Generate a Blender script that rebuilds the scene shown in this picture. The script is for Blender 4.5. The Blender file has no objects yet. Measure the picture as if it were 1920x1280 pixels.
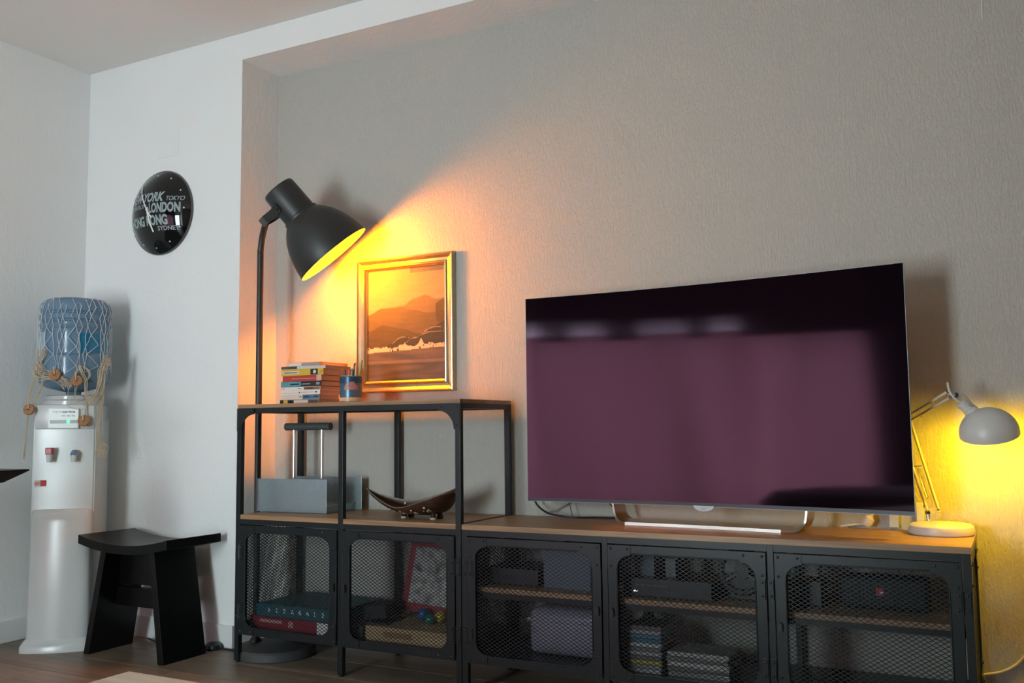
import bpy, bmesh, math, random
from mathutils import Vector, Matrix, Euler
random.seed(7)
S = bpy.context.scene
COL = S.collection
PI = math.pi

# ---------------------------------------------------------------- camera
cam_d = bpy.data.cameras.new('camera'); cam = bpy.data.objects.new('camera', cam_d); COL.objects.link(cam)
cam_d.sensor_width = 36.0; cam_d.lens = 1771.035 / 1920 * 36.0; cam_d.clip_start = 0.05; cam_d.clip_end = 60
_r = Vector((0.882216, 0.470712, -0.0111838)); _u = Vector((0.0517733, -0.073371, 0.99596)); _f = Vector((-0.46799, 0.879231, 0.0890994))
cam.matrix_world = Matrix(((_r.x, _u.x, -_f.x, 2.60814), (_r.y, _u.y, -_f.y, -2.67827), (_r.z, _u.z, -_f.z, 0.858202), (0, 0, 0, 1)))
S.camera = cam

# ---------------------------------------------------------------- sky, light, exposure
SKY = 31.0
w = bpy.data.worlds.new('sky'); S.world = w; w.use_nodes = True
bg = w.node_tree.nodes['Background']; bg.inputs[0].default_value = (0.80, 0.96, 1.0, 1); bg.inputs[1].default_value = SKY
S.view_settings.view_transform = 'Standard'; S.view_settings.look = 'None'
S.view_settings.exposure = 0.0; S.view_settings.gamma = 1.0; S.view_settings.use_curve_mapping = False
S.cycles.use_denoising = True
S.cycles.max_bounces = 10; S.cycles.diffuse_bounces = 6; S.cycles.glossy_bounces = 5; S.cycles.transmission_bounces = 8
S.cycles.transparent_max_bounces = 8; S.cycles.sample_clamp_indirect = 25.0; S.cycles.caustics_reflective = False; S.cycles.caustics_refractive = False
FLOOR_LAMP_W = 46.0; DESK_LAMP_W = 6.0

def portal(name, loc, rot, sx, sy):
    l = bpy.data.lights.new(name, 'AREA'); l.shape = 'RECTANGLE'; l.size = sx; l.size_y = sy; l.energy = 1
    l.cycles.is_portal = True
    o = bpy.data.objects.new(name, l); COL.objects.link(o); o.location = loc; o.rotation_euler = rot
    return o
# window openings in the far wall (behind the viewer) : the only way daylight comes in
BACKY = -4.0
WIN_A = (0.36, 1.08, 0.06, 1.66)        # uncurtained balcony window  x0 x1 z0 z1
WIN_B = (-0.95, 0.06, 0.05, 1.70)       # curtained window, the one the television mirrors
for k, W_ in enumerate((WIN_A, WIN_B)):
    portal('daylight_portal', ((W_[0] + W_[1]) / 2, BACKY - 0.12, (W_[2] + W_[3]) / 2), (PI / 2, 0, 0), W_[1] - W_[0], W_[3] - W_[2])

# ---------------------------------------------------------------- materials
MATS = {}
def nodes_of(m):
    nt = m.node_tree; return nt, nt.nodes, nt.links, nt.nodes['Principled BSDF']
def mat(name, col, rough=0.5, metal=0.0, spec=0.5, noise=0.0, nscale=20.0, bump=0.0, bscale=200.0, stretch=None, trans=0.0, emit=None, coat=0.0, ior=1.5, dist=0.002, alpha=1.0):
    if name in MATS: return MATS[name]
    m = bpy.data.materials.new(name); m.use_nodes = True
    nt, N, L, P = nodes_of(m)
    P.inputs['Base Color'].default_value = (*col, 1); P.inputs['Roughness'].default_value = rough; P.inputs['Metallic'].default_value = metal
    P.inputs['Specular IOR Level'].default_value = spec; P.inputs['Transmission Weight'].default_value = trans; P.inputs['IOR'].default_value = ior
    P.inputs['Coat Weight'].default_value = coat; P.inputs['Alpha'].default_value = alpha
    if emit: P.inputs['Emission Color'].default_value = (*emit[0], 1); P.inputs['Emission Strength'].default_value = emit[1]
    tc = N.new('ShaderNodeTexCoord'); mp = N.new('ShaderNodeMapping'); L.new(tc.outputs['Object'], mp.inputs[0])
    if stretch: mp.inputs['Scale'].default_value = stretch
    if noise:
        n = N.new('ShaderNodeTexNoise'); n.inputs['Scale'].default_value = nscale; n.inputs['Detail'].default_value = 5
        L.new(mp.outputs[0], n.inputs['Vector'])
        r = N.new('ShaderNodeMapRange'); r.inputs[3].default_value = 1 - noise; r.inputs[4].default_value = 1 + noise
        r.inputs[1].default_value = 0.3; r.inputs[2].default_value = 0.7
        L.new(n.outputs['Fac'], r.inputs[0])
        mx = N.new('ShaderNodeMix'); mx.data_type = 'RGBA'; mx.blend_type = 'MULTIPLY'; mx.inputs[0].default_value = 1
        mx.inputs[6].default_value = (*col, 1); L.new(r.outputs[0], mx.inputs[7]); L.new(mx.outputs[2], P.inputs['Base Color'])
    if bump:
        n = N.new('ShaderNodeTexNoise'); n.inputs['Scale'].default_value = bscale; n.inputs['Detail'].default_value = 3
        L.new(mp.outputs[0], n.inputs['Vector'])
        b = N.new('ShaderNodeBump'); b.inputs['Strength'].default_value = bump; b.inputs['Distance'].default_value = dist
        L.new(n.outputs['Fac'], b.inputs['Height']); L.new(b.outputs[0], P.inputs['Normal'])
    MATS[name] = m; return m

def wall_mat(name, scale, strength, dist, col=(0.82, 0.83, 0.82)):
    m = mat(name, col, rough=0.85, spec=0.2)
    nt, N, L, P = nodes_of(m)
    tc = N.new('ShaderNodeTexCoord'); mp = N.new('ShaderNodeMapping'); mp.inputs['Scale'].default_value = scale
    L.new(tc.outputs['Object'], mp.inputs[0])
    a = N.new('ShaderNodeTexNoise'); a.inputs['Scale'].default_value = 1; a.inputs['Detail'].default_value = 4; a.inputs['Roughness'].default_value = 0.6; a.inputs['Distortion'].default_value = 0.8
    L.new(mp.outputs[0], a.inputs['Vector'])
    rp = N.new('ShaderNodeMapRange'); rp.inputs[1].default_value = 0.42; rp.inputs[2].default_value = 0.62; L.new(a.outputs['Fac'], rp.inputs[0])
    b = N.new('ShaderNodeBump'); b.inputs['Strength'].default_value = strength; b.inputs['Distance'].default_value = dist
    L.new(rp.outputs[0], b.inputs['Height']); L.new(b.outputs[0], P.inputs['Normal'])
    return m
def wood_mat(name, c1, c2, axis=0, rough=0.45, spec=0.5, scale=1.0):
    m = mat(name, c1, rough=rough, spec=spec)
    nt, N, L, P = nodes_of(m)
    tc = N.new('ShaderNodeTexCoord'); mp = N.new('ShaderNodeMapping')
    sc = [40 * scale, 40 * scale, 40 * scale]; sc[axis] = 2.2 * scale; mp.inputs['Scale'].default_value = sc
    oi = N.new('ShaderNodeObjectInfo'); ml = N.new('ShaderNodeMath'); ml.operation = 'MULTIPLY'; ml.inputs[1].default_value = 13.0
    L.new(oi.outputs['Random'], ml.inputs[0]); L.new(ml.outputs[0], mp.inputs['Location'])
    L.new(tc.outputs['Object'], mp.inputs[0])
    a = N.new('ShaderNodeTexNoise'); a.inputs['Scale'].default_value = 1; a.inputs['Detail'].default_value = 6; a.inputs['Distortion'].default_value = 1.2
    L.new(mp.outputs[0], a.inputs['Vector'])
    cr = N.new('ShaderNodeValToRGB'); cr.color_ramp.elements[0].position = 0.33; cr.color_ramp.elements[1].position = 0.68
    cr.color_ramp.elements[0].color = (*c1, 1); cr.color_ramp.elements[1].color = (*c2, 1)
    L.new(a.outputs['Fac'], cr.inputs[0])
    mr = N.new('ShaderNodeMapRange'); mr.inputs[3].default_value = 0.82; mr.inputs[4].default_value = 1.15; L.new(oi.outputs['Random'], mr.inputs[0])
    mx = N.new('ShaderNodeMix'); mx.data_type = 'RGBA'; mx.blend_type = 'MULTIPLY'; mx.inputs[0].default_value = 1
    L.new(cr.outputs[0], mx.inputs[6]); L.new(mr.outputs[0], mx.inputs[7]); L.new(mx.outputs[2], P.inputs['Base Color'])
    b = N.new('ShaderNodeBump'); b.inputs['Strength'].default_value = 0.15; b.inputs['Distance'].default_value = 0.0008
    L.new(a.outputs['Fac'], b.inputs['Height']); L.new(b.outputs[0], P.inputs['Normal'])
    return m
def attr_mat(name, rough=0.6, spec=0.3, bump=0.0):
    m = mat(name, (0.5, 0.5, 0.5), rough=rough, spec=spec, bump=bump, bscale=400, dist=0.0006)
    nt, N, L, P = nodes_of(m)
    a = N.new('ShaderNodeVertexColor'); a.layer_name = 'Col'; L.new(a.outputs['Color'], P.inputs['Base Color'])
    return m

PAINT = wall_mat('white_wall_paint', (26, 26, 14), 0.25, 0.002)
PLASTER = wall_mat('textured_plaster_dimmed', (150, 150, 42), 0.6, 0.0022, (0.50, 0.485, 0.44))  # alcove wall: tone lowered and warmed to stand for its dimmer daylight
CEILM = wall_mat('white_ceiling_paint', (30, 30, 30), 0.12, 0.001, (0.76, 0.74, 0.71))
WOOD = wood_mat('stained_pine', (0.24, 0.13, 0.065), (0.42, 0.25, 0.125), 0, rough=0.42)
FLOORW = wood_mat('floor_oak', (0.17, 0.12, 0.085), (0.27, 0.20, 0.145), 0, rough=0.4, scale=0.6)
PALEW = wood_mat('pale_oak', (0.50, 0.44, 0.34), (0.66, 0.60, 0.48), 0, rough=0.5, scale=0.8)
BLACKM = mat('black_powder_coat', (0.009, 0.013, 0.0145), rough=0.34, spec=0.38, bump=0.15, bscale=900, dist=0.0004)
BLACKW = mat('black_stained_wood', (0.003, 0.003, 0.0035), rough=0.33, spec=0.35, bump=0.1, bscale=60, stretch=(1, 12, 12), dist=0.0005)
LAMPM = mat('charcoal_lamp_enamel', (0.022, 0.022, 0.021), rough=0.45, spec=0.5)
WHITEE = mat('white_enamel', (0.62, 0.60, 0.56), rough=0.35, spec=0.5)
WHITEP = mat('white_plastic', (0.62, 0.655, 0.64), rough=0.22, spec=0.5)
CHROME = mat('chrome', (0.75, 0.75, 0.75), rough=0.15, metal=1.0)
GREYST = mat('grey_steel', (0.32, 0.39, 0.41), rough=0.38, metal=0.75, noise=0.05, nscale=60)
CHAMP = mat('brushed_silver', (0.60, 0.57, 0.52), rough=0.28, metal=1.0, bump=0.15, bscale=300, stretch=(1, 20, 20), dist=0.0004)
GOLD = mat('gilt_frame', (0.50, 0.40, 0.25), rough=0.27, metal=0.9, noise=0.08, nscale=40)
BLACKP = mat('black_plastic', (0.012, 0.012, 0.014), rough=0.35)
CORDW = mat('white_cord', (0.68, 0.64, 0.55), rough=0.5)
TWINE = mat('natural_twine', (0.58, 0.47, 0.33), rough=0.9)
TWINEP = mat('pale_twine', (0.62, 0.64, 0.66), rough=0.9)
CORK = mat('cork', (0.38, 0.19, 0.09), rough=0.85, noise=0.3, nscale=120, bump=0.4, bscale=250)
PAPER = mat('page_paper', (0.55, 0.42, 0.30), rough=0.9, noise=0.15, nscale=8, stretch=(1, 1, 60))

def flat(name, c, rough=0.55): return mat(name, c, rough=rough)

# ---------------------------------------------------------------- mesh helpers
def new_obj(name, me, m=None, parent=None, smooth=False):
    if m is not None and len(me.materials) == 0:
        for k in (m if isinstance(m, (list, tuple)) else [m]): me.materials.append(k)
    if smooth:
        for p in me.polygons: p.use_smooth = True
    o = bpy.data.objects.new(name, me); COL.objects.link(o)
    if parent is not None: o.parent = parent
    return o
def fin(name, bm, m=None, parent=None, smooth=False, sharp=None):
    bmesh.ops.recalc_face_normals(bm, faces=bm.faces[:])
    me = bpy.data.meshes.new(name); bm.to_mesh(me); bm.free()
    o = new_obj(name, me, m, parent, smooth)
    if smooth and sharp is not None: me.set_sharp_from_angle(angle=math.radians(sharp))
    return o
def bx(bm, x0, x1, y0, y1, z0, z1, bev=0.0, rot=None, piv=None, mi=0):
    vs = [bm.verts.new((x, y, z)) for x in (x0, x1) for y in (y0, y1) for z in (z0, z1)]
    F = [(0, 1, 3, 2), (4, 6, 7, 5), (0, 4, 5, 1), (2, 3, 7, 6), (0, 2, 6, 4), (1, 5, 7, 3)]
    fs = [bm.faces.new([vs[i] for i in f]) for f in F]
    for f in fs: f.material_index = mi
    if bev:
        es = list({e for f in fs for e in f.edges})
        r = bmesh.ops.bevel(bm, geom=es, offset=bev, segments=2, affect='EDGES', profile=0.6)
        vs = list({v for f in r['faces'] for v in f.verts} | {v for v in vs if v.is_valid})
    if rot is not None:
        bmesh.ops.rotate(bm, verts=vs, cent=piv or (0, 0, 0), matrix=rot)
    return vs
def box(name, x0, x1, y0, y1, z0, z1, m, parent=None, bev=0.0):
    bm = bmesh.new(); bx(bm, x0, x1, y0, y1, z0, z1, bev)
    return fin(name, bm, m, parent)
def frame_of(d):
    d = Vector(d).normalized(); a = Vector((0, 0, 1)) if abs(d.z) < 0.9 else Vector((1, 0, 0))
    u = d.cross(a).normalized(); return u, d.cross(u).normalized()
def tube(bm, pts, r, n=8, caps=True):
    pts = [Vector(p) for p in pts]; rings = []
    rs = r if isinstance(r, (list, tuple)) else [r] * len(pts)
    u = None
    for i, p in enumerate(pts):
        d = (pts[min(i + 1, len(pts) - 1)] - pts[max(i - 1, 0)])
        if d.length < 1e-9: d = Vector((0, 0, 1))
        d.normalize()
        if u is None: u, v = frame_of(d)
        else:
            u = (u - d * u.dot(d))
            if u.length < 1e-6: u, v = frame_of(d)
            u.normalize(); v = d.cross(u)
        rings.append([bm.verts.new(p + (u * math.cos(2 * PI * k / n) + v * math.sin(2 * PI * k / n)) * rs[i]) for k in range(n)])
    for a, b in zip(rings, rings[1:]):
        for k in range(n): bm.faces.new((a[k], a[(k + 1) % n], b[(k + 1) % n], b[k]))
    if caps: bm.faces.new(rings[0][::-1]); bm.faces.new(rings[-1])
def spline(P, n=8):
    P = [Vector(p) for p in P]; out = []
    Q = [P[0]] + P + [P[-1]]
    for i in range(1, len(Q) - 2):
        for k in range(n):
            t = k / n; a, b, c, d = Q[i - 1], Q[i], Q[i + 1], Q[i + 2]
            out.append(0.5 * ((2 * b) + (c - a) * t + (2 * a - 5 * b + 4 * c - d) * t * t + (3 * b - a - 3 * c + d) * t ** 3))
    out.append(P[-1]); return out
def lathe(bm, prof, n=40, origin=(0, 0, 0), axis=(0, 0, 1), close=False, mi=0):
    """prof: (radius, t) pairs along axis"""
    o = Vector(origin); ax = Vector(axis).normalized(); u, v = frame_of(ax); rings = []
    for r, t in prof:
        if r < 1e-6: rings.append([bm.verts.new(o + ax * t)])
        else: rings.append([bm.verts.new(o + ax * t + (u * math.cos(2 * PI * k / n) + v * math.sin(2 * PI * k / n)) * r) for k in range(n)])
    pr = list(zip(rings, rings[1:]))
    if close: pr.append((rings[-1], rings[0]))
    for a, b in pr:
        for k in range(n):
            q = [a[k % len(a)], a[(k + 1) % len(a)], b[(k + 1) % len(b)], b[k % len(b)]]
            q2 = []
            for x in q:
                if x not in q2: q2.append(x)
            if len(q2) > 2: bm.faces.new(q2).material_index = mi
def lathe_obj(name, prof, m, parent=None, n=40, origin=(0, 0, 0), axis=(0, 0, 1), sharp=35):
    bm = bmesh.new(); lathe(bm, prof, n, origin, axis); return fin(name, bm, m, parent, True, sharp)
def tube_obj(name, pts, r, m, parent=None, n=8):
    bm = bmesh.new(); tube(bm, pts, r, n); return fin(name, bm, m, parent, True, 50)
def prism(bm, pts, h0, h1, ax='z'):
    """polygon pts in plane, extruded along ax from h0 to h1.  ax y: pts are (x,z)"""
    def P(p, h): return {'z': (p[0], p[1], h), 'y': (p[0], h, p[1]), 'x': (h, p[0], p[1])}[ax]
    a = [bm.verts.new(P(p, h0)) for p in pts]; b = [bm.verts.new(P(p, h1)) for p in pts]; n = len(pts)
    bm.faces.new(a[::-1]); bm.faces.new(b)
    for k in range(n): bm.faces.new((a[k], a[(k + 1) % n], b[(k + 1) % n], b[k]))
def thing(name, label, cat, loc=(0, 0, 0), rz=0.0, group=None):
    o = bpy.data.objects.new(name, None); COL.objects.link(o); o.empty_display_size = 0.05
    o.location = loc; o.rotation_euler = (0, 0, rz); o['label'] = label; o['category'] = cat
    if group: o['group'] = group
    return o
def tag(o, label, cat, group=None):
    o['label'] = label; o['category'] = cat
    if group: o['group'] = group
    return o
def struct(o): o['kind'] = 'structure'; return o
def text(name, s, size, m, parent=None, mtx=None, offset=0.0, shear=0.0, sx=1.0, align='LEFT', depth=0.0004, warp=None, fit=None):
    c = bpy.data.curves.new('txt', 'FONT'); c.body = s; c.size = size; c.offset = offset; c.shear = shear; c.align_x = align; c.extrude = depth; c.resolution_u = 3
    t = bpy.data.objects.new('txt', c); COL.objects.link(t)
    me = bpy.data.meshes.new_from_object(t.evaluated_get(bpy.context.evaluated_depsgraph_get()))
    bpy.data.objects.remove(t)
    me.name = name
    if fit:  # (width,height) fit
        xs = [v.co.x for v in me.vertices]; ys = [v.co.y for v in me.vertices]
        fx = fit[0] / (max(xs) - min(xs)); fy = fit[1] / (max(ys) - min(ys)); x0 = min(xs); y0 = min(ys)
        for v in me.vertices: v.co.x = (v.co.x - x0) * fx; v.co.y = (v.co.y - y0) * fy
    for v in me.vertices:
        v.co.x *= sx
        if warp: v.co = warp(v.co)
    if mtx is not None: me.transform(mtx)
    me.materials.clear()
    return new_obj(name, me, m, parent)
# text lying in a vertical plane facing -y : x right, z up
def facing(x, y, z, rz=0.0): return Matrix.Translation((x, y, z)) @ Matrix.Rotation(rz, 4, 'Z') @ Matrix.Rotation(PI / 2, 4, 'X')

# ---------------------------------------------------------------- room shell
LX, RX = -1.095, 4.3; FW = 0.159; NB = 0.379; NXL, NXR, NZ = -0.155, 3.7, 2.386; CZ = 2.50
def quadwall(name, pieces, m):
    bm = bmesh.new()
    for p in pieces: bx(bm, *p)
    return struct(fin(name, bm, m))
quadwall('wall_back', [(LX - 0.1, NXL, FW, 0.62, 0, CZ), (NXR, RX + 0.1, FW, 0.62, 0, CZ), (NXL, NXR, FW, 0.62, NZ, CZ)], PAINT)
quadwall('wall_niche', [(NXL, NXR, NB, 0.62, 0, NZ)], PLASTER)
quadwall('wall_left', [(LX - 0.12, LX, BACKY, FW, 0, CZ)], PAINT)
quadwall('wall_right', [(RX, RX + 0.12, BACKY, FW, 0, CZ)], PAINT)
A, B = WIN_A, WIN_B
quadwall('wall_front', [(LX - 0.12, B[0], BACKY - 0.12, BACKY, 0, CZ), (B[1], A[0], BACKY - 0.12, BACKY, 0, CZ), (A[1], 1.22, BACKY - 0.12, BACKY, 0, CZ), (1.22, RX + 0.12, BACKY - 0.12, -3.45, 0, CZ),  # last piece juts forward: unseen, added to keep daylight off the right side
    (A[0], A[1], BACKY - 0.12, BACKY, 0, A[2]), (A[0], A[1], BACKY - 0.12, BACKY, A[3], CZ),
    (B[0], B[1], BACKY - 0.12, BACKY, 0, B[2]), (B[0], B[1], BACKY - 0.12, BACKY, B[3], CZ)], PAINT)
quadwall('ceiling', [(LX - 0.12, RX + 0.12, BACKY - 0.12, 0.62, CZ, CZ + 0.1)], CEILM)
fl = bpy.data.objects.new('floor', None); COL.objects.link(fl); struct(fl)
sub = box('subfloor', LX - 0.12, RX + 0.12, BACKY - 0.12, 0.62, -0.06, -0.012, flat('dark_underlay', (0.02, 0.015, 0.012)), fl)
# oak planks, one object each, sharing meshes
PL, PW = 1.2, 0.19
bm = bmesh.new(); bx(bm, 0, PL - 0.002, 0, PW - 0.002, -0.012, 0, 0.0015); pme = bpy.data.meshes.new('plank')
bmesh.ops.recalc_face_normals(bm, faces=bm.faces[:]); bm.to_mesh(pme); bm.free(); pme.materials.append(FLOORW)
yy = NB - 0.004; row = 0
while yy > BACKY:
    x = LX - [0.0, 0.45, 0.85, 0.2, 0.65][row % 5]
    while x < RX:
        o = new_obj('plank', pme, None, fl)
        xa = max(x, LX); xb = min(x + PL, RX); yb = max(yy - PW, BACKY)
        o.location = (xa, yb, 0); o.scale = ((xb - xa) / PL, (yy - yb) / PW, 1)
        if yy > FW and False: pass
        x += PL
    yy -= PW; row += 1
# baseboards
def baseboard(name, pieces):
    bm = bmesh.new()
    for p in pieces: bx(bm, *p, 0.003)
    return struct(fin(name, bm, mat('white_baseboard', (0.72, 0.73, 0.72), rough=0.4)))
baseboard('baseboard_back', [(LX + 0.012, NXL, FW - 0.012, FW, 0, 0.088)])
baseboard('baseboard_left', [(LX, LX + 0.012, BACKY, FW - 0.012, 0, 0.088)])
# window frames on the far side
def window_frame(name, W_, nm):
    root = bpy.data.objects.new(name, None); COL.objects.link(root); struct(root)
    t = 0.05; m = mat('white_window_frame', (0.7, 0.7, 0.7), rough=0.4)
    x0, x1, z0, z1 = W_
    bm = bmesh.new(); y0, y1 = BACKY - 0.09, BACKY - 0.04
    for p in ((x0, x1, y0, y1, z0, z0 + t), (x0, x1, y0, y1, z1 - t, z1), (x0, x0 + t, y0, y1, z0 + t, z1 - t), (x1 - t, x1, y0, y1, z0 + t, z1 - t)): bx(bm, *p)
    fin('window_frame', bm, m, root)
    for k in range(1, nm):
        xx = x0 + (x1 - x0) * k / nm
        box('mullion', xx - 0.04, xx + 0.04, y0, y1, z0 + t, z1 - t, m, root)
    return root
window_frame('window_1', A, 1); w2 = window_frame('window_2', B, 1)
for xm, wm in ((-0.535, 0.018), (-0.42, 0.024), (-0.28, 0.012)):
    box('mullion', xm - wm, xm + wm, BACKY - 0.09, BACKY - 0.04, B[2] + 0.05, B[3] - 0.05, MATS['white_window_frame'], w2)
box('transom', -0.20, B[1] - 0.05, BACKY - 0.09, BACKY - 0.04, 1.52, B[3] - 0.05, MATS['white_window_frame'], w2)
# rough cover plate above the clock, painted over
bm = bmesh.new(); bx(bm, -0.64, -0.516, FW - 0.0025, FW + 0.001, 2.035, 2.155, 0.001)
struct(fin('trim_1', bm, PAINT))

# ---------------------------------------------------------------- curtains behind the viewer (seen in the television)
def curtain(name, x0, x1, z0, z1, y, m, label, folds, amp=0.05):
    nx = int((x1 - x0) * 60); nz = 10; vs, fs = [], []
    for j in range(nz + 1):
        for i in range(nx + 1):
            u = i / nx; x = x0 + (x1 - x0) * u; v = j / nz
            ph = folds * 2 * PI * u
            yy_ = y + amp * math.sin(ph + 0.6 * math.sin(3 * u + v)) + 0.4 * amp * math.sin(2.3 * ph + 2 * v)
            vs.append((x + 0.01 * math.sin(5 * v + ph), yy_, z0 + (z1 - z0) * v))
    for j in range(nz):
        for i in range(nx):
            a = j * (nx + 1) + i; fs.append((a, a + 1, a + nx + 2, a + nx + 1))
    me = bpy.data.meshes.new(name); me.from_pydata(vs, [], fs); o = new_obj(name, me, m, None, True)
    return tag(o, label, 'curtain')
cm = bpy.data.materials.new('plum_sheer'); cm.use_nodes = True; nt = cm.node_tree; nt.nodes.clear()
out = nt.nodes.new('ShaderNodeOutputMaterial'); mx = nt.nodes.new('ShaderNodeMixShader'); tr = nt.nodes.new('ShaderNodeBsdfTranslucent'); df = nt.nodes.new('ShaderNodeBsdfDiffuse')
tr.inputs[0].default_value = (0.22, 0.095, 0.125, 1); df.inputs[0].default_value = (0.35, 0.18, 0.27, 1); mx.inputs[0].default_value = 0.5
nt.links.new(tr.outputs[0], mx.inputs[1]); nt.links.new(df.outputs[0], mx.inputs[2]); nt.links.new(mx.outputs[0], out.inputs[0])
curtain('curtain', -1.05, 0.08, 0.03, 1.58, BACKY + 0.10, cm, 'plum sheer curtain mirrored across most of the dark television screen', 5, 0.03)
vm = cm.copy(); vm.name = 'grey_dimming_sheer'; vm.node_tree.nodes['Translucent BSDF'].inputs[0].default_value = (0.36, 0.30, 0.35, 1); vm.node_tree.nodes['Diffuse BSDF'].inputs[0].default_value = (0.4, 0.4, 0.4, 1)
curtain('dimming_strip', -0.93, 0.05, 1.57, 1.72, BACKY + 0.02, vm, 'added grey strip dimming the window glass, mirrored as pale patches across the top of the television', 12, 0.01)  # sheer strip added over the upper glass to dim its mirrored band
pel = curtain('pelmet', -1.05, 0.33, 1.70, 2.42, BACKY + 0.14, mat('dark_plum_cloth', (0.09, 0.03, 0.045), rough=0.9), 'dark plum pelmet mirrored along the top edge of the television', 9, 0.02)
for xa, xb in ((-0.560, -0.515), (-0.455, -0.395), (-0.305, -0.265), (-0.205, 0.30)):
    box('pelmet_tab', xa, xb, BACKY + 0.155, BACKY + 0.16, 1.53, 1.72, MATS['dark_plum_cloth'], pel)
dk = mat('dark_drape', (0.03, 0.008, 0.018), rough=0.9)
curtain('curtain', 0.09, 0.34, 0.03, 2.30, BACKY + 0.20, dk, 'near-black gathered drape mirrored at the right side of the television screen', 4, 0.03)
pf_ = thing('round_seat', 'dark rounded seat visible only as a mirrored shape low in the television', 'seat', (0.98, -2.4, 0))
lathe_obj('cushion', [(0, 0.05), (0.33, 0.05), (0.36, 0.10), (0.36, 0.41), (0.33, 0.47), (0.24, 0.492), (0, 0.498)], mat('black_leather', (0.008, 0.008, 0.008), rough=0.5), pf_, 40)
lathe_obj('seat_base', [(0, 0), (0.28, 0), (0.28, 0.05), (0, 0.05)], mat('black_leather', (0.008, 0.008, 0.008), rough=0.5), pf_, 40)

# ---------------------------------------------------------------- furniture: mesh-front units
def mesh_sheet(name, w_, h, parent, plane='xz', at=0.0, x0=0.0, z0=0.0, m=BLACKM):
    """expanded metal: zigzag strands of rectangular section"""
    px, pz, t, dth = 0.019, 0.00575, 0.0011, 0.0007
    ncol = int(w_ / (px / 2)); hx = w_ / ncol; nrow = int(h / pz); hz = h / nrow
    vs, fs = [], []
    for k in range(nrow):
        zc = (k + 0.5) * hz
        for j in range(ncol + 1):
            z = zc + (hz / 2 - t * 0.3) * (1 if (j + k) % 2 else -1); x = j * hx
            b = len(vs)
            for (dy, dz) in ((-dth, -t), (dth, -t), (dth, t), (-dth, t)):
                if plane == 'xz': vs.append((x0 + x, at + dy, z0 + z + dz))
                else: vs.append((at + dy, x0 + x, z0 + z + dz))
            if j:
                for q in range(4): fs.append((b - 4 + q, b - 4 + (q + 1) % 4, b + (q + 1) % 4, b + q))
    me = bpy.data.meshes.new(name); me.from_pydata(vs, [], fs)
    o = new_obj(name, me, m, parent); o['kind'] = 'stuff'; return o
bm = bmesh.new(); lathe(bm, [(0.0042, 0), (0.0040, 0.0012), (0.003, 0.0024), (0.0014, 0.003), (0, 0.0032)], 10, (0, 0, 0), (0, -1, 0))
RIV = bpy.data.meshes.new('rivet'); bmesh.ops.recalc_face_normals(bm, faces=bm.faces[:]); bm.to_mesh(RIV); bm.free(); RIV.materials.append(mat('black_rivet', (0.02, 0.022, 0.025), rough=0.25, spec=0.6))
for p in RIV.polygons: p.use_smooth = True
def rivet(parent, x, y, z, rot=None):
    o = new_obj('rivet', RIV, None, parent); o.location = (x, y, z)
    if rot: o.rotation_euler = rot
    return o
def gusset_pts(cx, cz, sx, sz, a=0.073, b=0.073, ea=0.028, r=0.048):
    """corner at cx,cz ; arms extend sx,sz direction. outline with concave arc"""
    P = [(0, 0), (a, 0), (a, ea)]
    # arc from (a-?,ea) to (ea,b)
    n = 8; R = a - ea - 0.004
    c = (ea + R + 0.004, ea + R + 0.004) if False else (a, b)
    Rx, Rz = a - ea, b - ea
    for k in range(n + 1):
        t = PI / 2 * k / n
        P.append((c[0] - Rx * math.sin(t), c[1] - Rz * math.cos(t)))
    P.append((0, b))
    Q = []
    for p in P:
        q = (cx + sx * p[0], cz + sz * p[1])
        if not Q or (abs(Q[-1][0] - q[0]) + abs(Q[-1][1] - q[1])) > 1e-6: Q.append(q)
    return Q
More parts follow.
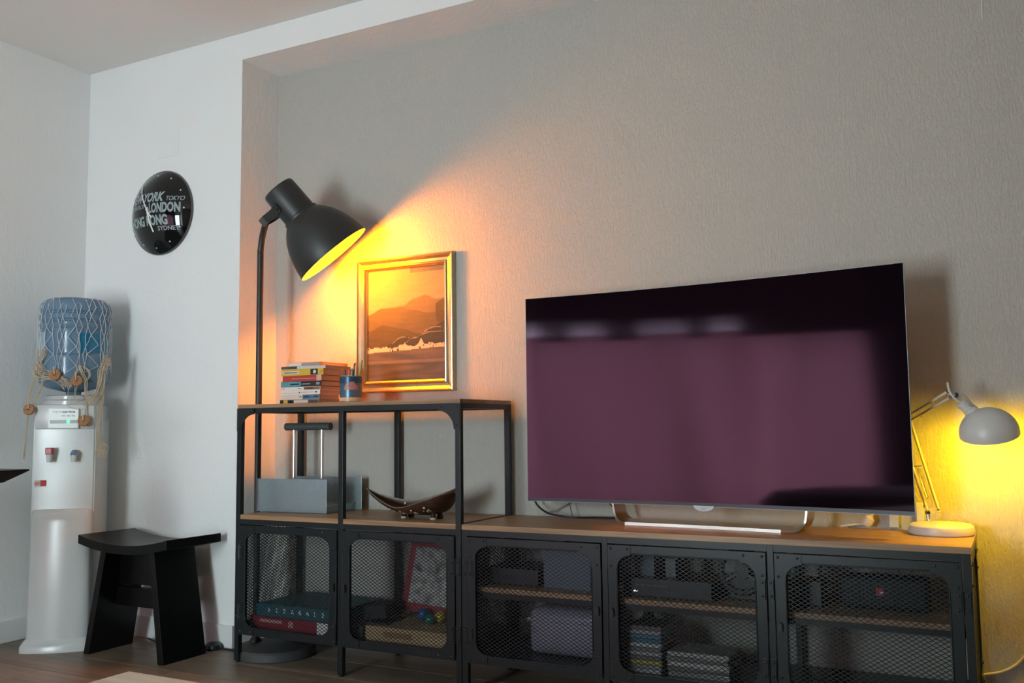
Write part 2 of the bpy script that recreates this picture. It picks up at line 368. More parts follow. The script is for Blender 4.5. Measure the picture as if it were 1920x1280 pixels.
def door(parent, x0, x1, z0, z1, hinge):
    """hinge: 'l' or 'r'"""
    o = bpy.data.objects.new('door', None); COL.objects.link(o); o.parent = parent
    yf, yb = -0.004, 0.010; st, rl = 0.030, 0.024
    bm = bmesh.new()
    bx(bm, x0, x1, yf, yb, z1 - rl, z1, 0.001); bx(bm, x0, x1, yf, yb, z0, z0 + rl, 0.001)
    bx(bm, x0, x0 + st, yf, yb, z0 + rl, z1 - rl, 0.001); bx(bm, x1 - st, x1, yf, yb, z0 + rl, z1 - rl, 0.001)
    fin('door_frame', bm, BLACKM, o)
    mesh_sheet('mesh_panel', x1 - x0 - 2 * st + 0.02, z1 - z0 - 2 * rl + 0.02, o, 'xz', 0.004, x0 + st - 0.01, z0 + rl - 0.01)
    for sx, cx in ((1, x0 + 0.0005), (-1, x1 - 0.0005)):
        for sz, cz in ((1, z0 + 0.0005), (-1, z1 - 0.0005)):
            bm = bmesh.new(); prism(bm, gusset_pts(cx, cz, sx, sz), yf - 0.002, yf + 0.0005, 'y'); fin('corner_plate', bm, BLACKM, o)
            for rx, rz_ in ((0.010, 0.010), (0.062, 0.010), (0.010, 0.062)): rivet(o, cx + sx * rx, yf - 0.002, cz + sz * rz_)
    # rolled lip inside the opening
    bm = bmesh.new(); ix0, ix1, iz0, iz1 = x0 + st, x1 - st, z0 + rl, z1 - rl; R = 0.043
    pts = []
    for (cx, cz, a0) in ((ix1 - R, iz1 - R, 0), (ix0 + R, iz1 - R, 90), (ix0 + R, iz0 + R, 180), (ix1 - R, iz0 + R, 270)):
        for k in range(7):
            t = math.radians(a0 + 15 * k); pts.append((cx + R * math.cos(t), -0.0035, cz + R * math.sin(t)))
    pts.append(pts[0]); tube(bm, pts, 0.0022, 6, False); fin('opening_lip', bm, BLACKM, o, True)
    hs = 1 if hinge == 'l' else -1; hx = x0 if hinge == 'l' else x1
    for zc in (z0 + 0.060 + 0.02, z1 - 0.060 - 0.04):
        bm = bmesh.new(); xa, xb = sorted((hx - hs * 0.019, hx - hs * 0.003)); bx(bm, xa, xb, -0.0028, 0.0002, zc - 0.028, zc + 0.028, 0.0006)
        xa, xb = sorted((hx + hs * 0.003, hx + hs * 0.019)); bx(bm, xa, xb, yf - 0.0028, yf, zc - 0.028, zc + 0.028, 0.0006)
        tube(bm, [(hx, -0.004, zc - 0.028), (hx, -0.004, zc + 0.028)], 0.003, 8)
        h = fin('hinge', bm, BLACKM, o)
        for dz in (-0.018, 0.018):
            rivet(o, hx - hs * 0.011, -0.0028, zc + dz); rivet(o, hx + hs * 0.011, yf - 0.0028, zc + dz)
    # folded pull
    kx = x1 - 0.012 if hinge == 'l' else x0 + 0.012; zc = (z0 + z1) / 2
    bm = bmesh.new()
    prism(bm, [(kx - 0.006, zc - 0.014), (kx + 0.006, zc - 0.014), (kx + 0.006, zc + 0.006), (kx + 0.003, zc + 0.013), (kx - 0.003, zc + 0.013), (kx - 0.006, zc + 0.006)], yf - 0.009, yf, 'y')
    bmesh.ops.bevel(bm, geom=bm.edges[:], offset=0.002, segments=2, affect='EDGES')
    fin('door_pull', bm, BLACKP, o)
    return o
PT = 0.020; DP = 0.36
def side_panel(parent, xs, z0, z1, outer):
    """mesh end panel lying in x = xs"""
    o = bpy.data.objects.new('end_panel', None); COL.objects.link(o); o.parent = parent
    mesh_sheet('mesh_panel', DP - 2 * PT, z1 - z0, o, 'yz', xs, PT, z0)
    for sy, cy in ((1, 0.001), (-1, DP - 0.001)):
        for sz, cz in ((1, z0), (-1, z1)):
            bm = bmesh.new(); prism(bm, gusset_pts(cy, cz, sy, sz, 0.07, 0.07, 0.024), xs + outer * 0.004, xs + outer * 0.0062, 'x'); fin('corner_plate', bm, BLACKM, o)
            for ry, rz_ in ((0.010, 0.010), (0.06, 0.010), (0.010, 0.06)):
                rivet(o, xs + outer * 0.0062, cy + sy * ry, cz + sz * rz_, (0, 0, outer * PI / 2))
    for (a, b) in ((z0, z0 + 0.02), (z1 - 0.02, z1)): box('end_rail', xs - 0.004, xs + 0.004, PT, DP - PT, a, b, BLACKM, o)
    return o

# --- left shelving unit
U = thing('shelving_unit', 'black metal and wood shelving unit with open upper tier and two mesh doors', 'shelf unit', (0, 0, 0))
W1 = 0.985
for xp, ztop in ((0.0, 0.936), (0.4815, 0.918), (W1 - PT, 0.936)):
    for yp in (0.0, DP - PT):
        xw = PT
        box('post', xp, xp + xw, yp, yp + PT, 0.006, ztop if yp == 0 or True else ztop, BLACKM, U, 0.001)
        lathe_obj('foot', [(0, 0), (0.009, 0), (0.009, 0.004), (0.005, 0.007), (0, 0.007)], BLACKP, U, 12, (xp + xw / 2, yp + PT / 2, 0))
box('top_board', 0.001, W1 - 0.001, 0.001, DP - 0.001, 0.936, 0.950, WOOD, U, 0.001)
def rails(par, xa, xb, z0, z1):
    bm = bmesh.new()
    bx(bm, xa, xb, 0.001, 0.016, z0, z1); bx(bm, xa, xb, DP - 0.016, DP - 0.001, z0, z1)
    bx(bm, xa, xa + 0.015, 0.016, DP - 0.016, z0, z1); bx(bm, xb - 0.015, xb, 0.016, DP - 0.016, z0, z1)
    return fin('rail', bm, BLACKM, par)
rails(U, PT, W1 - PT, 0.918, 0.936); rails(U, PT, W1 - PT, 0.504, 0.523)
for xa in (0.001, W1 - 0.019):
    for za in (0.918, 0.504): box('side_rail', xa, xa + 0.018, PT, DP - PT, za, za + 0.018, BLACKM, U)
for xa, xb in ((PT, 0.481), (0.502, W1 - PT)):
    box('shelf_board', xa, xb, 0.002, DP - 0.002, 0.523, 0.540, WOOD, U, 0.001)
bm = bmesh.new(); bx(bm, 0.481, 0.502, 0.02, DP - 0.02, 0.523, 0.5398); fin('shelf_joint', bm, WOOD, U)
rails(U, PT, W1 - PT, 0.102, 0.118)
box('bottom_panel', PT, W1 - PT, 0.014, DP - 0.004, 0.112, 0.120, BLACKM, U)
for (cx, sx) in ((0.001, 1), (W1 - 0.001, -1)):
    bm = bmesh.new(); prism(bm, gusset_pts(cx, 0.935, sx, -1, 0.085, 0.085, 0.022), -0.003, 0.0, 'y'); fin('corner_plate', bm, BLACKM, U)
    for rx, rz_ in ((0.010, 0.010), (0.072, 0.010), (0.010, 0.072)): rivet(U, cx + sx * rx, -0.003, 0.935 - rz_)
door(U, 0.0225, 0.4785, 0.106, 0.501, 'l'); door(U, 0.5045, 0.9625, 0.106, 0.501, 'r')
side_panel(U, 0.006, 0.12, 0.504, -1); side_panel(U, W1 - 0.012, 0.12, 0.504, 1)

# --- television bench
X2 = 0.988; W2 = 1.5
T = thing('media_bench', 'long low black metal bench with wooden top and three mesh doors', 'tv bench', (X2, 0, 0))
XE = W2
for xp in (0.0, 0.493, 0.987, XE - PT - 0.002):
    xw = PT if xp not in (0.493, 0.987) else 0.018
    for yp in (0.0, DP - PT):
        box('post', xp, xp + xw, yp, yp + PT, 0.006, 0.523, BLACKM, T, 0.001)
        lathe_obj('foot', [(0, 0), (0.009, 0), (0.009, 0.004), (0.005, 0.007), (0, 0.007)], BLACKP, T, 12, (xp + xw / 2, yp + PT / 2, 0))
box('top_board', 0, XE, 0, DP, 0.523, 0.540, WOOD, T, 0.0012)
rails(T, PT, XE - PT, 0.504, 0.523); rails(T, PT, XE - PT, 0.102, 0.118)
for xa in (0.001, XE - 0.021):
    for za in (0.1, 0.504): box('side_rail', xa, xa + 0.018, PT, DP - PT, za, za + 0.018, BLACKM, T)
box('bottom_panel', PT, XE - PT, 0.014, DP - 0.004, 0.112, 0.120, BLACKM, T)
for xa, xb in ((PT, 0.493), (0.511, 0.987), (1.005, XE - PT - 0.002)):
    box('inner_shelf', xa, xb, 0.03, DP - 0.01, 0.324, 0.339, WOOD, T, 0.001)
    box('shelf_bracket', xa, xb, 0.034, 0.05, 0.306, 0.324, BLACKM, T)
door(T, 0.0225, 0.4905, 0.106, 0.501, 'l'); door(T, 0.5135, 0.9845, 0.106, 0.501, 'r'); door(T, 1.0075, XE - 0.0245, 0.106, 0.501, 'r')
side_panel(T, 0.012, 0.12, 0.504, -1); side_panel(T, XE - 0.008, 0.12, 0.504, 1)

# ---------------------------------------------------------------- television
TVR = -math.radians(4.9)
TV = thing('television', 'large curved flat-screen television, switched off, on a silver stand', 'television', (1.737, 0.165, 0.54), TVR)
HW, ZB, ZT = 0.617, 0.0635, 0.757
R = 5.0
def cy_(s): return 0.035 - (R - math.sqrt(R * R - s * s)) - 0.0        # y of screen face: centre further back
scr = bpy.data.materials.new('purple_tinted_screen'); scr.use_nodes = True
ntx, N, L, P = nodes_of(scr)
P.inputs['Base Color'].default_value = (0.004, 0.002, 0.004, 1); P.inputs['Roughness'].default_value = 0.045; P.inputs['IOR'].default_value = 1.62
P.inputs['Specular Tint'].default_value = (0.95, 0.75, 0.88, 1)
def curved_slab(name, s0, s1, z0, z1, ya, yb, m, par, n=32):
    bm = bmesh.new(); rows = []
    for i in range(n + 1):
        s = s0 + (s1 - s0) * i / n; y = cy_(s)
        rows.append([bm.verts.new((s, y + a, z)) for a, z in ((ya, z0), (ya, z1), (yb, z1), (yb, z0))])
    for a, b in zip(rows, rows[1:]):
        for q in range(4): bm.faces.new((a[q], a[(q + 1) % 4], b[(q + 1) % 4], b[q]))
    bm.faces.new(rows[0]); bm.faces.new(rows[-1][::-1])
    return fin(name, bm, m, par, True, 40)
curved_slab('bezel', -HW, HW, ZB, ZT, 0.001, 0.007, mat('silver_edge', (0.22, 0.22, 0.23), rough=0.5, metal=1), TV)
curved_slab('screen', -HW + 0.0015, HW - 0.0015, ZB + 0.0015, ZT - 0.0015, 0.0, 0.0022, scr, TV)
curved_slab('lower_trim', -HW + 0.0015, HW - 0.0015, ZB + 0.0016, ZB + 0.012, -0.0006, 0.001, mat('dark_trim', (0.02, 0.02, 0.03), rough=0.3), TV)
curved_slab('rear_housing', -0.45, 0.45, 0.07, 0.42, 0.007, 0.04, BLACKP, TV)
bm = bmesh.new(); pts = []
for k in range(13):
    t = PI + PI * k / 12; pts.append((0.034 * math.cos(t), ZB + 0.003 + 0.017 * math.sin(t)))
prism(bm, pts, 0.033, 0.037, 'y'); fin('logo_chin', bm, mat('frosted_logo', (0.55, 0.62, 0.65), rough=0.25), TV)
text('logo_letters', 'LG', 0.009, flat('logo_grey', (0.3, 0.33, 0.35)), TV, facing(0.0, 0.0326, ZB - 0.009), align='CENTER', depth=0.0002)
# stand : sheet that runs flat and turns up at both ends
prof = [(-0.312, 0.082), (-0.310, 0.055)] + [(-0.308 + 0.034 * (1 - math.cos(PI / 2 * k / 8)), 0.010 + 0.034 * (1 - math.sin(PI / 2 * k / 8))) for k in range(9)] + [(-0.25, 0.010), (-0.1, 0.010)]
prof = prof + [(-x, z) for x, z in prof[::-1]]
bm = bmesh.new(); rows = []
for (x, z) in prof:
    up = max(0.0, min(1.0, (z - 0.012) / 0.03)); cham = max(0.0, min(1.0, (abs(x) - 0.25) / 0.056))
    yf = -0.014 + 0.016 * (1 - (x / 0.31) ** 2) + 0.05 * cham; yb = 0.118; th = 0.006
    ox = x + (math.copysign(th, x) if abs(x) > 0.27 else 0) * (0.4 + 0.6 * up); oz = max(0.0, z - 0.0095 * (1 - up))
    rows.append([bm.verts.new((x, yf, z)), bm.verts.new((x, yb, z)), bm.verts.new((ox, yb, oz)), bm.verts.new((ox, yf, oz))])
for a, b in zip(rows, rows[1:]):
    for q in range(4): bm.faces.new((a[q], a[(q + 1) % 4], b[(q + 1) % 4], b[q]))
bm.faces.new(rows[0]); bm.faces.new(rows[-1][::-1])
fin('stand', bm, CHAMP, TV, True, 35)
# cables under the set
tag(tube_obj('power_cable', spline([(1.09, 0.33, 0.62), (1.10, 0.325, 0.585), (1.16, 0.30, 0.556), (1.25, 0.30, 0.546), (1.33, 0.33, 0.545), (1.4, 0.352, 0.544)]), 0.0035, BLACKP), 'black cable drooping below the left corner of the television', 'cable')
tag(tube_obj('antenna_cable', spline([(1.115, 0.345, 0.546), (1.17, 0.35, 0.57), (1.25, 0.36, 0.61), (1.34, 0.365, 0.66)]), 0.0025, flat('grey_cord', (0.4, 0.4, 0.38))), 'thin grey cable rising from the bench top behind the black cable', 'cable')
tag(tube_obj('thin_cable', spline([(1.235, 0.33, 0.547), (1.225, 0.335, 0.58), (1.215, 0.34, 0.62)]), 0.0016, BLACKP), 'thin black wire hanging between television and bench, crossing the grey cable', 'cable')
tag(tube_obj('short_cable', spline([(1.355, 0.32, 0.62), (1.39, 0.31, 0.588), (1.43, 0.30, 0.565)]), 0.0022, BLACKP), 'short black cable end just left of the silver stand', 'cable')
pl = thing('mains_plug', 'white plug and cord lying against the wall right of the silver stand', 'plug', (2.19, 0.345, 0.542))
lathe_obj('plug_body', [(0, 0), (0.012, 0.001), (0.016, 0.012), (0.015, 0.026), (0.006, 0.034), (0.004, 0.045), (0, 0.045)], CORDW, pl, 16, (0.0, 0, 0.008), (0.5, 0, 0.86))
tube_obj('plug_cord', spline([(0.022, 0, 0.044), (0.05, 0.0, 0.055), (0.09, 0.005, 0.062), (0.13, 0.01, 0.09)]), 0.003, CORDW, pl)
tube_obj('plug_cord', spline([(-0.005, 0, 0.012), (-0.03, -0.003, 0.01), (-0.07, -0.006, 0.004)]), 0.003, CORDW, pl)
bm = bmesh.new(); bx(bm, 2.255, 2.281, 0.362, NB, 0.545, 0.66, 0.002); bx(bm, 2.33, 2.35, 0.366, NB, 0.545, 0.62, 0.002)
tag(fin('cable_duct', bm, WHITEP), 'white plastic cable trunking on the wall behind the desk lamp base', 'cable duct')
tag(tube_obj('lamp_cable', spline([(2.46, 0.365, 0.135), (2.495, 0.373, 0.144), (2.53, 0.3735, 0.154), (2.562, 0.3735, 0.172), (2.59, 0.3735, 0.201), (2.64, 0.3735, 0.27), (2.7, 0.3735, 0.34)]), 0.0042, CORDW), 'cream cable along the yellow-lit wall right of the bench', 'cable')
tag(tube_obj('hanging_thread', [(2.580, 0.3765, 2.25), (2.579, 0.3765, 2.105), (2.577, 0.3765, 2.046)], 0.0011, mat('pale_thread', (0.9, 0.9, 0.9))), 'thin pale thread hanging on the wall near the top right corner', 'thread')

# ---------------------------------------------------------------- framed painting
pf = thing('framed_painting', 'gilt-framed painting of dark hills above water, hung beside the floor lamp', 'painting', (0.515, NB, 1.2605))
FX, FZ = 0.227, 0.2665
prof = [(0.0, 0.0), (0.0, 0.022), (0.003, 0.027), (0.007, 0.028), (0.010, 0.024), (0.020, 0.0185), (0.030, 0.017), (0.034, 0.021), (0.038, 0.022), (0.041, 0.018), (0.046, 0.014), (0.048, 0.006)]
bm = bmesh.new(); loops = []
for d, h in prof:
    loops.append([bm.verts.new((sx * (FX - d), -h, sz * (FZ - d))) for sx, sz in ((-1, -1), (1, -1), (1, 1), (-1, 1))])
for a, b in zip(loops, loops[1:]):
    for q in range(4): bm.faces.new((a[q], a[(q + 1) % 4], b[(q + 1) % 4], b[q]))
fin('frame', bm, GOLD, pf)
def grid_paint(name, w_, h, nx, nz, fn, m, parent, mtx):
    vs = [(w_ * (i / nx - 0.5), 0, h * (j / nz - 0.5)) for j in range(nz + 1) for i in range(nx + 1)]
    fs = [(j * (nx + 1) + i, j * (nx + 1) + i + 1, (j + 1) * (nx + 1) + i + 1, (j + 1) * (nx + 1) + i) for j in range(nz) for i in range(nx)]
    me = bpy.data.meshes.new(name); me.from_pydata(vs, [], fs)
    ca = me.color_attributes.new('Col', 'FLOAT_COLOR', 'CORNER'); data = []
    for j in range(nz):
        for i in range(nx):
            c = fn((i + 0.5) / nx, (j + 0.5) / nz); data += [c[0], c[1], c[2], 1] * 4
    ca.data.foreach_set('color', data); me.transform(mtx)
    return new_obj(name, me, m, parent)
from mathutils import noise as mn
def nz2(x, y, s): return mn.noise(Vector((x * s, y * s, 3.3)))
def lerp(a, b, t): return tuple(a[k] + (b[k] - a[k]) * t for k in range(3))
def interp(P, u):
    for (a, b), (c, d) in zip(P, P[1:]):
        if u <= c: t = (u - a) / (c - a); t = t * t * (3 - 2 * t); return b + (d - b) * t
    return P[-1][1]
def painting(u, v):
    n = nz2(u * 1.0, v * 6, 6) * 0.5 + nz2(u, v, 40) * 0.25
    col = lerp((0.34, 0.26, 0.19), (0.24, 0.20, 0.17), max(0, min(1, (v - 0.6) / 0.4 + 0.2 * n)))
    if v > 0.955 and u > 0.55: col = (0.10, 0.11, 0.14)
    far = interp([(0, .60), (.2, .655), (.45, .665), (.62, .725), (.75, .745), (.9, .705), (1, .71)], u)
    if v < far: col = (0.175, 0.135, 0.10)
    if abs(v - far) < 0.006: col = (0.25, 0.2, 0.15)
    mid = interp([(0, .60), (.2, .655), (.42, .655), (.6, .62), (.8, .585), (1, .60)], u)
    if v < mid: col = (0.12, 0.098, 0.07)
    if u > 0.895 - 0.05 * (v - 0.5) * (0.70 - v) * 40 * 0.5 + 0.02 * nz2(u, v, 9) and 0.5 < v < 0.66 + 0.05 * (u - 0.87) / 0.13: col = (0.085, 0.07, 0.05)
    near = interp([(0, .45), (.2, .50), (.45, .46), (.7, .40), (1, .40)], u)
    if v < near: col = (0.085, 0.072, 0.052)
    ridge = interp([(0, .18), (.2, .29), (.3, .33), (.46, .39), (.6, .38), (.8, .44), (1, .505)], u)
    if v < ridge: col = (0.045, 0.052, 0.055)
    for rr in ((interp([(0, .05), (.2, .285), (.46, .385), (.6, .37), (.85, .455), (1, .46)], u), .007), (interp([(0, .05), (.4, .30), (.62, .375), (.8, .415), (1, .415)], u), .005)):
        if u > 0.22 and abs(v - rr[0]) < rr[1] * (0.6 + nz2(u, v, 14)): col = (0.22, 0.19, 0.16)
    town = 0.268 + 0.028 * u
    hgt = 0.014 + 0.028 * max(0, nz2(u, 0.5, 13)) + 0.02 * abs(nz2(u, .2, 40)) + max(0, 0.06 - 1.6 * abs(u - 0.7)) + (0.02 if abs(u - 0.46) < .05 else 0)
    if town - 0.012 - 0.01 * abs(nz2(u, 0.9, 20)) < v < town + hgt and nz2(u, v, 46) > -0.38: col = (0.62, 0.45, 0.34)
    if v < town - 0.014:
        col = lerp((0.085, 0.082, 0.088), (0.16, 0.13, 0.12), max(0, min(1, 0.35 + nz2(u * 0.5, v * 5, 5))))
        if abs(v - 0.165) < 0.012: col = (0.18, 0.15, 0.14)
    k = 0.74 * (1 + 0.25 * n); return (col[0] * k, col[1] * k, col[2] * k)
cv = grid_paint('canvas', 2 * (FX - 0.046), 2 * (FZ - 0.046), 110, 150, painting, attr_mat('oil_paint', 0.55, 0.2, 0.15), pf, Matrix.Translation((0, -0.008, 0)))

# ---------------------------------------------------------------- wall clock
ck = thing('wall_clock', 'round domed black wall clock lettered with city names', 'clock', (-0.603, FW, 1.79))
CR, CH = 0.181, 0.075; SR = (CR * CR + CH * CH) / (2 * CH)
def dome(r, base=0.008): return -(base + math.sqrt(max(0, SR * SR - r * r)) - (SR - CH))
lathe_obj('rim', [(CR - 0.01, 0), (CR + 0.002, 0), (CR + 0.003, 0.006), (CR, 0.010), (CR - 0.006, 0.010)], mat('clock_rim', (0.10, 0.09, 0.09), rough=0.3), ck, 64, (0, 0, 0), (0, -1, 0))
prof = [(CR * math.sin(PI / 2 * k / 20), -dome(CR * math.sin(PI / 2 * k / 20))) for k in range(21)][::-1]
lathe_obj('domed_face', prof, mat('gloss_black_glass', (0.006, 0.006, 0.006), rough=0.05, spec=0.5), ck, 64, (0, 0, 0), (0, -1, 0))
cl = flat('clock_lettering', (0.30, 0.36, 0.37)); clw = flat('clock_white', (0.75, 0.77, 0.75))
def warpd(x0, z0, slope=0.10, lift=0.0012):
    def f(co):
        x = x0 + co.x; z = z0 + co.y + slope * 0 * co.x; r = math.hypot(x, z)
        return Vector((x, dome(min(r, CR * 0.98)) - lift - co.z, z))
    return f
for s, x0, z0, w_, h, off, sh, m_ in (('NEW YORK', -0.132, 0.030, 0.212, 0.044, 0.0022, 0.2, cl), ('TOKYO', 0.090, 0.032, 0.068, 0.020, 0.0006, 0.25, cl), ('BERLIN', -0.095, 0.006, 0.088, 0.018, 0.0004, 0.0, cl),
        ('LONDON', 0.008, -0.018, 0.138, 0.044, 0.0022, 0.0, cl), ('HONG KONG', -0.128, -0.070, 0.223, 0.044, 0.0022, 0.0, cl), ('SYDNEY', 0.045, -0.092, 0.092, 0.018, 0.0008, 0.1, cl)):
    text('city_name', s, 0.05, m_, ck, None, off, sh, 1.0, 'LEFT', 0.0002, warpd(x0, z0), (w_, h))
bmd = bmesh.new(); lathe(bmd, [(0.0034, 0), (0.0030, 0.0015), (0, 0.0022)], 10, (0, 0, 0), (0, -1, 0)); dme = bpy.data.meshes.new('hour_dot'); bmd.to_mesh(dme); bmd.free(); dme.materials.append(clw)
for k in range(12):
    a = 2 * PI * k / 12; r = 0.157; o = new_obj('hour_dot', dme, None, ck); o.location = (r * math.sin(a), dome(r) - 0.0004, r * math.cos(a))
    nrm = Vector((math.sin(a) * r, -math.sqrt(SR * SR - r * r), math.cos(a) * r)).normalized()
    o.rotation_euler = Vector((0, -1, 0)).rotation_difference(nrm).to_euler()
def hand(name, ang, ln, tail, w_, y):
    bm = bmesh.new(); n = 14; d = Vector((math.sin(ang), 0, math.cos(ang))); s = Vector((math.cos(ang), 0, -math.sin(ang))); rows = []
    for i in range(n + 1):
        t = -tail + (ln + tail) * i / n; ww = w_ * (1 - 0.35 * i / n); p = d * t
        yy_ = dome(abs(t)) - y
        rows.append([bm.verts.new((p + s * q * ww) + Vector((0, yy_ + e, 0))) for q, e in ((-1, 0), (1, 0), (1, 0.001), (-1, 0.001))])
    for a, b in zip(rows, rows[1:]):
        for q in range(4): bm.faces.new((a[q], a[(q + 1) % 4], b[(q + 1) % 4], b[q]))
    bm.faces.new(rows[0]); bm.faces.new(rows[-1]); return fin(name, bm, clw, ck)
hand('minute_hand', math.radians(-33), 0.150, 0.045, 0.0034, 0.005); hand('hour_hand', math.radians(168), 0.098, 0.01, 0.0055, 0.0035)
lathe_obj('hand_pin', [(0.006, 0), (0.006, 0.006), (0, 0.0075)], clw, ck, 16, (0, dome(0), 0), (0, -1, 0))

# ---------------------------------------------------------------- floor lamp
fp = thing('floor_lamp', 'tall charcoal floor lamp with a bell shade lit amber', 'lamp', (0.06, 0.16, 0))
def W(p): return (p[0] - 0.06, p[1] - 0.16, p[2])
lathe_obj('base', [(0, 0), (0.148, 0), (0.152, 0.004), (0.152, 0.028), (0.145, 0.036), (0.06, 0.044), (0, 0.045)], mat('charcoal_base', (0.05, 0.052, 0.052), rough=0.6), fp, 48)
ax_ = Vector((0.494, 0.42, -0.762)).normalized(); RC = Vector((0.32, 0.17, 1.523)); 
jt = RC - ax_ * 0.262
side = Vector((0, -1, 0)); side = (side - ax_ * side.dot(ax_)).normalized()
lathe_obj('pole_collar', [(0.022, 0), (0.022, 0.012), (0.014, 0.02), (0, 0.02)], LAMPM, fp, 20, W((-0.03, 0.145, 0.040)))
bend = spline([W(p) for p in ((-0.03, 0.145, 0.04), (-0.03, 0.145, 0.8), (-0.03, 0.145, 1.50), (-0.027, 0.142, 1.56), (-0.012, 0.134, 1.615), (0.016, 0.118, 1.655), (0.034, 0.109, 1.675))], 8)
tube_obj('pole', bend, 0.0125, LAMPM, fp, 16)
# yoke: bracket from the pole end gripping the cap on both sides
J = Vector((0.034, 0.109, 1.675)); 
perp = ax_.cross(Vector((0, 0, 1))).normalized()       # horizontal, roughly across the view
capc = RC - ax_ * 0.262
toj = (J - capc); toj = (toj - ax_ * toj.dot(ax_)); toj.normalize(); across = ax_.cross(toj).normalized()
bm = bmesh.new()
def strip(bm, pts, wdir, wd, th, tdir):
    rows = []
    for p, td in zip(pts, tdir):
        p = Vector(p); rows.append([bm.verts.new(p + wdir * wd * a + Vector(td) * th * b) for a, b in ((-1, -1), (1, -1), (1, 1), (-1, 1))])
    for a, b in zip(rows, rows[1:]):
        for q in range(4): bm.faces.new((a[q], a[(q + 1) % 4], b[(q + 1) % 4], b[q]))
    bm.faces.new(rows[0]); bm.faces.new(rows[-1][::-1])
up_ = ax_
arm = (capc - J)
for sgn in (1, -1):
    q0 = J - across * 0.0; q1 = J + across * sgn * 0.03; q2 = capc + toj * 0.035 + across * sgn * 0.066; q3 = capc - toj * 0.012 + across * sgn * 0.070
    strip(bm, [q0, q1, (q1 + q2) / 2 + across * sgn * 0.012, q2, q3], ax_, 0.017, 0.0022, [toj, (toj + across * sgn).normalized(), across * sgn, across * sgn, across * sgn])
for v in bm.verts: v.co -= Vector((0.06, 0.16, 0))
fin('yoke', bm, LAMPM, fp)
Rl = RC - Vector((0.06, 0.16, 0))
for sgn in (1, -1):
    lathe_obj('pivot_screw', [(0.009, 0), (0.009, 0.006), (0.006, 0.009), (0, 0.009)], BLACKP, fp, 14, Rl - ax_ * 0.262 + across * sgn * 0.068, across * sgn)
outer = [(0.155, 0.0), (0.1555, -0.004), (0.151, -0.035), (0.143, -0.07), (0.131, -0.105), (0.115, -0.138), (0.098, -0.162), (0.083, -0.178), (0.073, -0.188), (0.073, -0.196), (0.067, -0.200), (0.0665, -0.26), (0.0655, -0.318), (0.062, -0.326), (0.0, -0.328)]
inner = [(0.0, -0.19), (0.064, -0.19), (0.071, -0.184), (0.081, -0.174), (0.096, -0.158), (0.113, -0.134), (0.129, -0.102), (0.141, -0.068), (0.149, -0.034), (0.1535, -0.002), (0.155, 0.0)]
lathe_obj('shade', outer, LAMPM, fp, 64, Rl, ax_)
lathe_obj('shade_lining', inner, mat('lamp_white_lining', (0.82, 0.80, 0.74), rough=0.5), fp, 64, Rl, ax_)
tube_obj('lamp_flex', spline([Rl - ax_ * 0.322 + toj * 0.05, Rl - ax_ * 0.325 + toj * 0.075, Rl - ax_ * 0.30 + toj * 0.09, Rl - ax_ * 0.265 + toj * 0.088, Vector(W(J))]), 0.003, BLACKP, fp)
lathe_obj('socket', [(0, 0), (0.02, 0), (0.02, 0.06), (0.0, 0.06)], WHITEP, fp, 20, Rl - ax_ * 0.19, ax_)
bulbm = mat('amber_bulb', (1, 0.6, 0.2), emit=((1.0, 0.40, 0.02), 12.0))
lathe_obj('bulb', [(0.013, 0.0), (0.015, 0.02), (0.028, 0.05), (0.032, 0.068), (0.028, 0.085), (0.015, 0.097), (0, 0.1)], bulbm, fp, 24, Rl - ax_ * 0.13, ax_)
ll = bpy.data.lights.new('floor_lamp_glow', 'POINT'); ll.color = (1.0, 0.265, 0.0); ll.energy = FLOOR_LAMP_W; ll.shadow_soft_size = 0.05
lo = bpy.data.objects.new('floor_lamp_glow', ll); COL.objects.link(lo); lo.parent = fp; lo.location = Rl - ax_ * 0.034

# foot switch and cable of the floor lamp
sw = thing('foot_switch', 'round black foot switch on the floor between stool and shelving unit', 'switch', (-0.225, 0.118, 0))
lathe_obj('switch_body', [(0, 0), (0.032, 0), (0.035, 0.006), (0.032, 0.018), (0.018, 0.026), (0, 0.028)], BLACKP, sw, 28)
tube_obj('switch_cable', spline([(0.03, 0, 0.006), (0.08, 0.003, 0.004), (0.14, 0.01, 0.004), (0.19, 0.02, 0.004)]), 0.0032, BLACKP, sw)
tube_obj('switch_cable', spline([(-0.03, 0, 0.006), (-0.08, 0.0, 0.004), (-0.16, -0.02, 0.004), (-0.24, 0.005, 0.004), (-0.31, 0.018, 0.006)]), 0.0032, BLACKP, sw)
tag(tube_obj('cooler_cable', spline([(-0.44, 0.135, 0.16), (-0.425, 0.13, 0.10), (-0.43, 0.12, 0.03), (-0.47, 0.09, 0.005), (-0.53, 0.10, 0.005), (-0.58, 0.11, 0.01)]), 0.0035, BLACKP), 'black cable looping down behind the stool to the floor', 'cable')

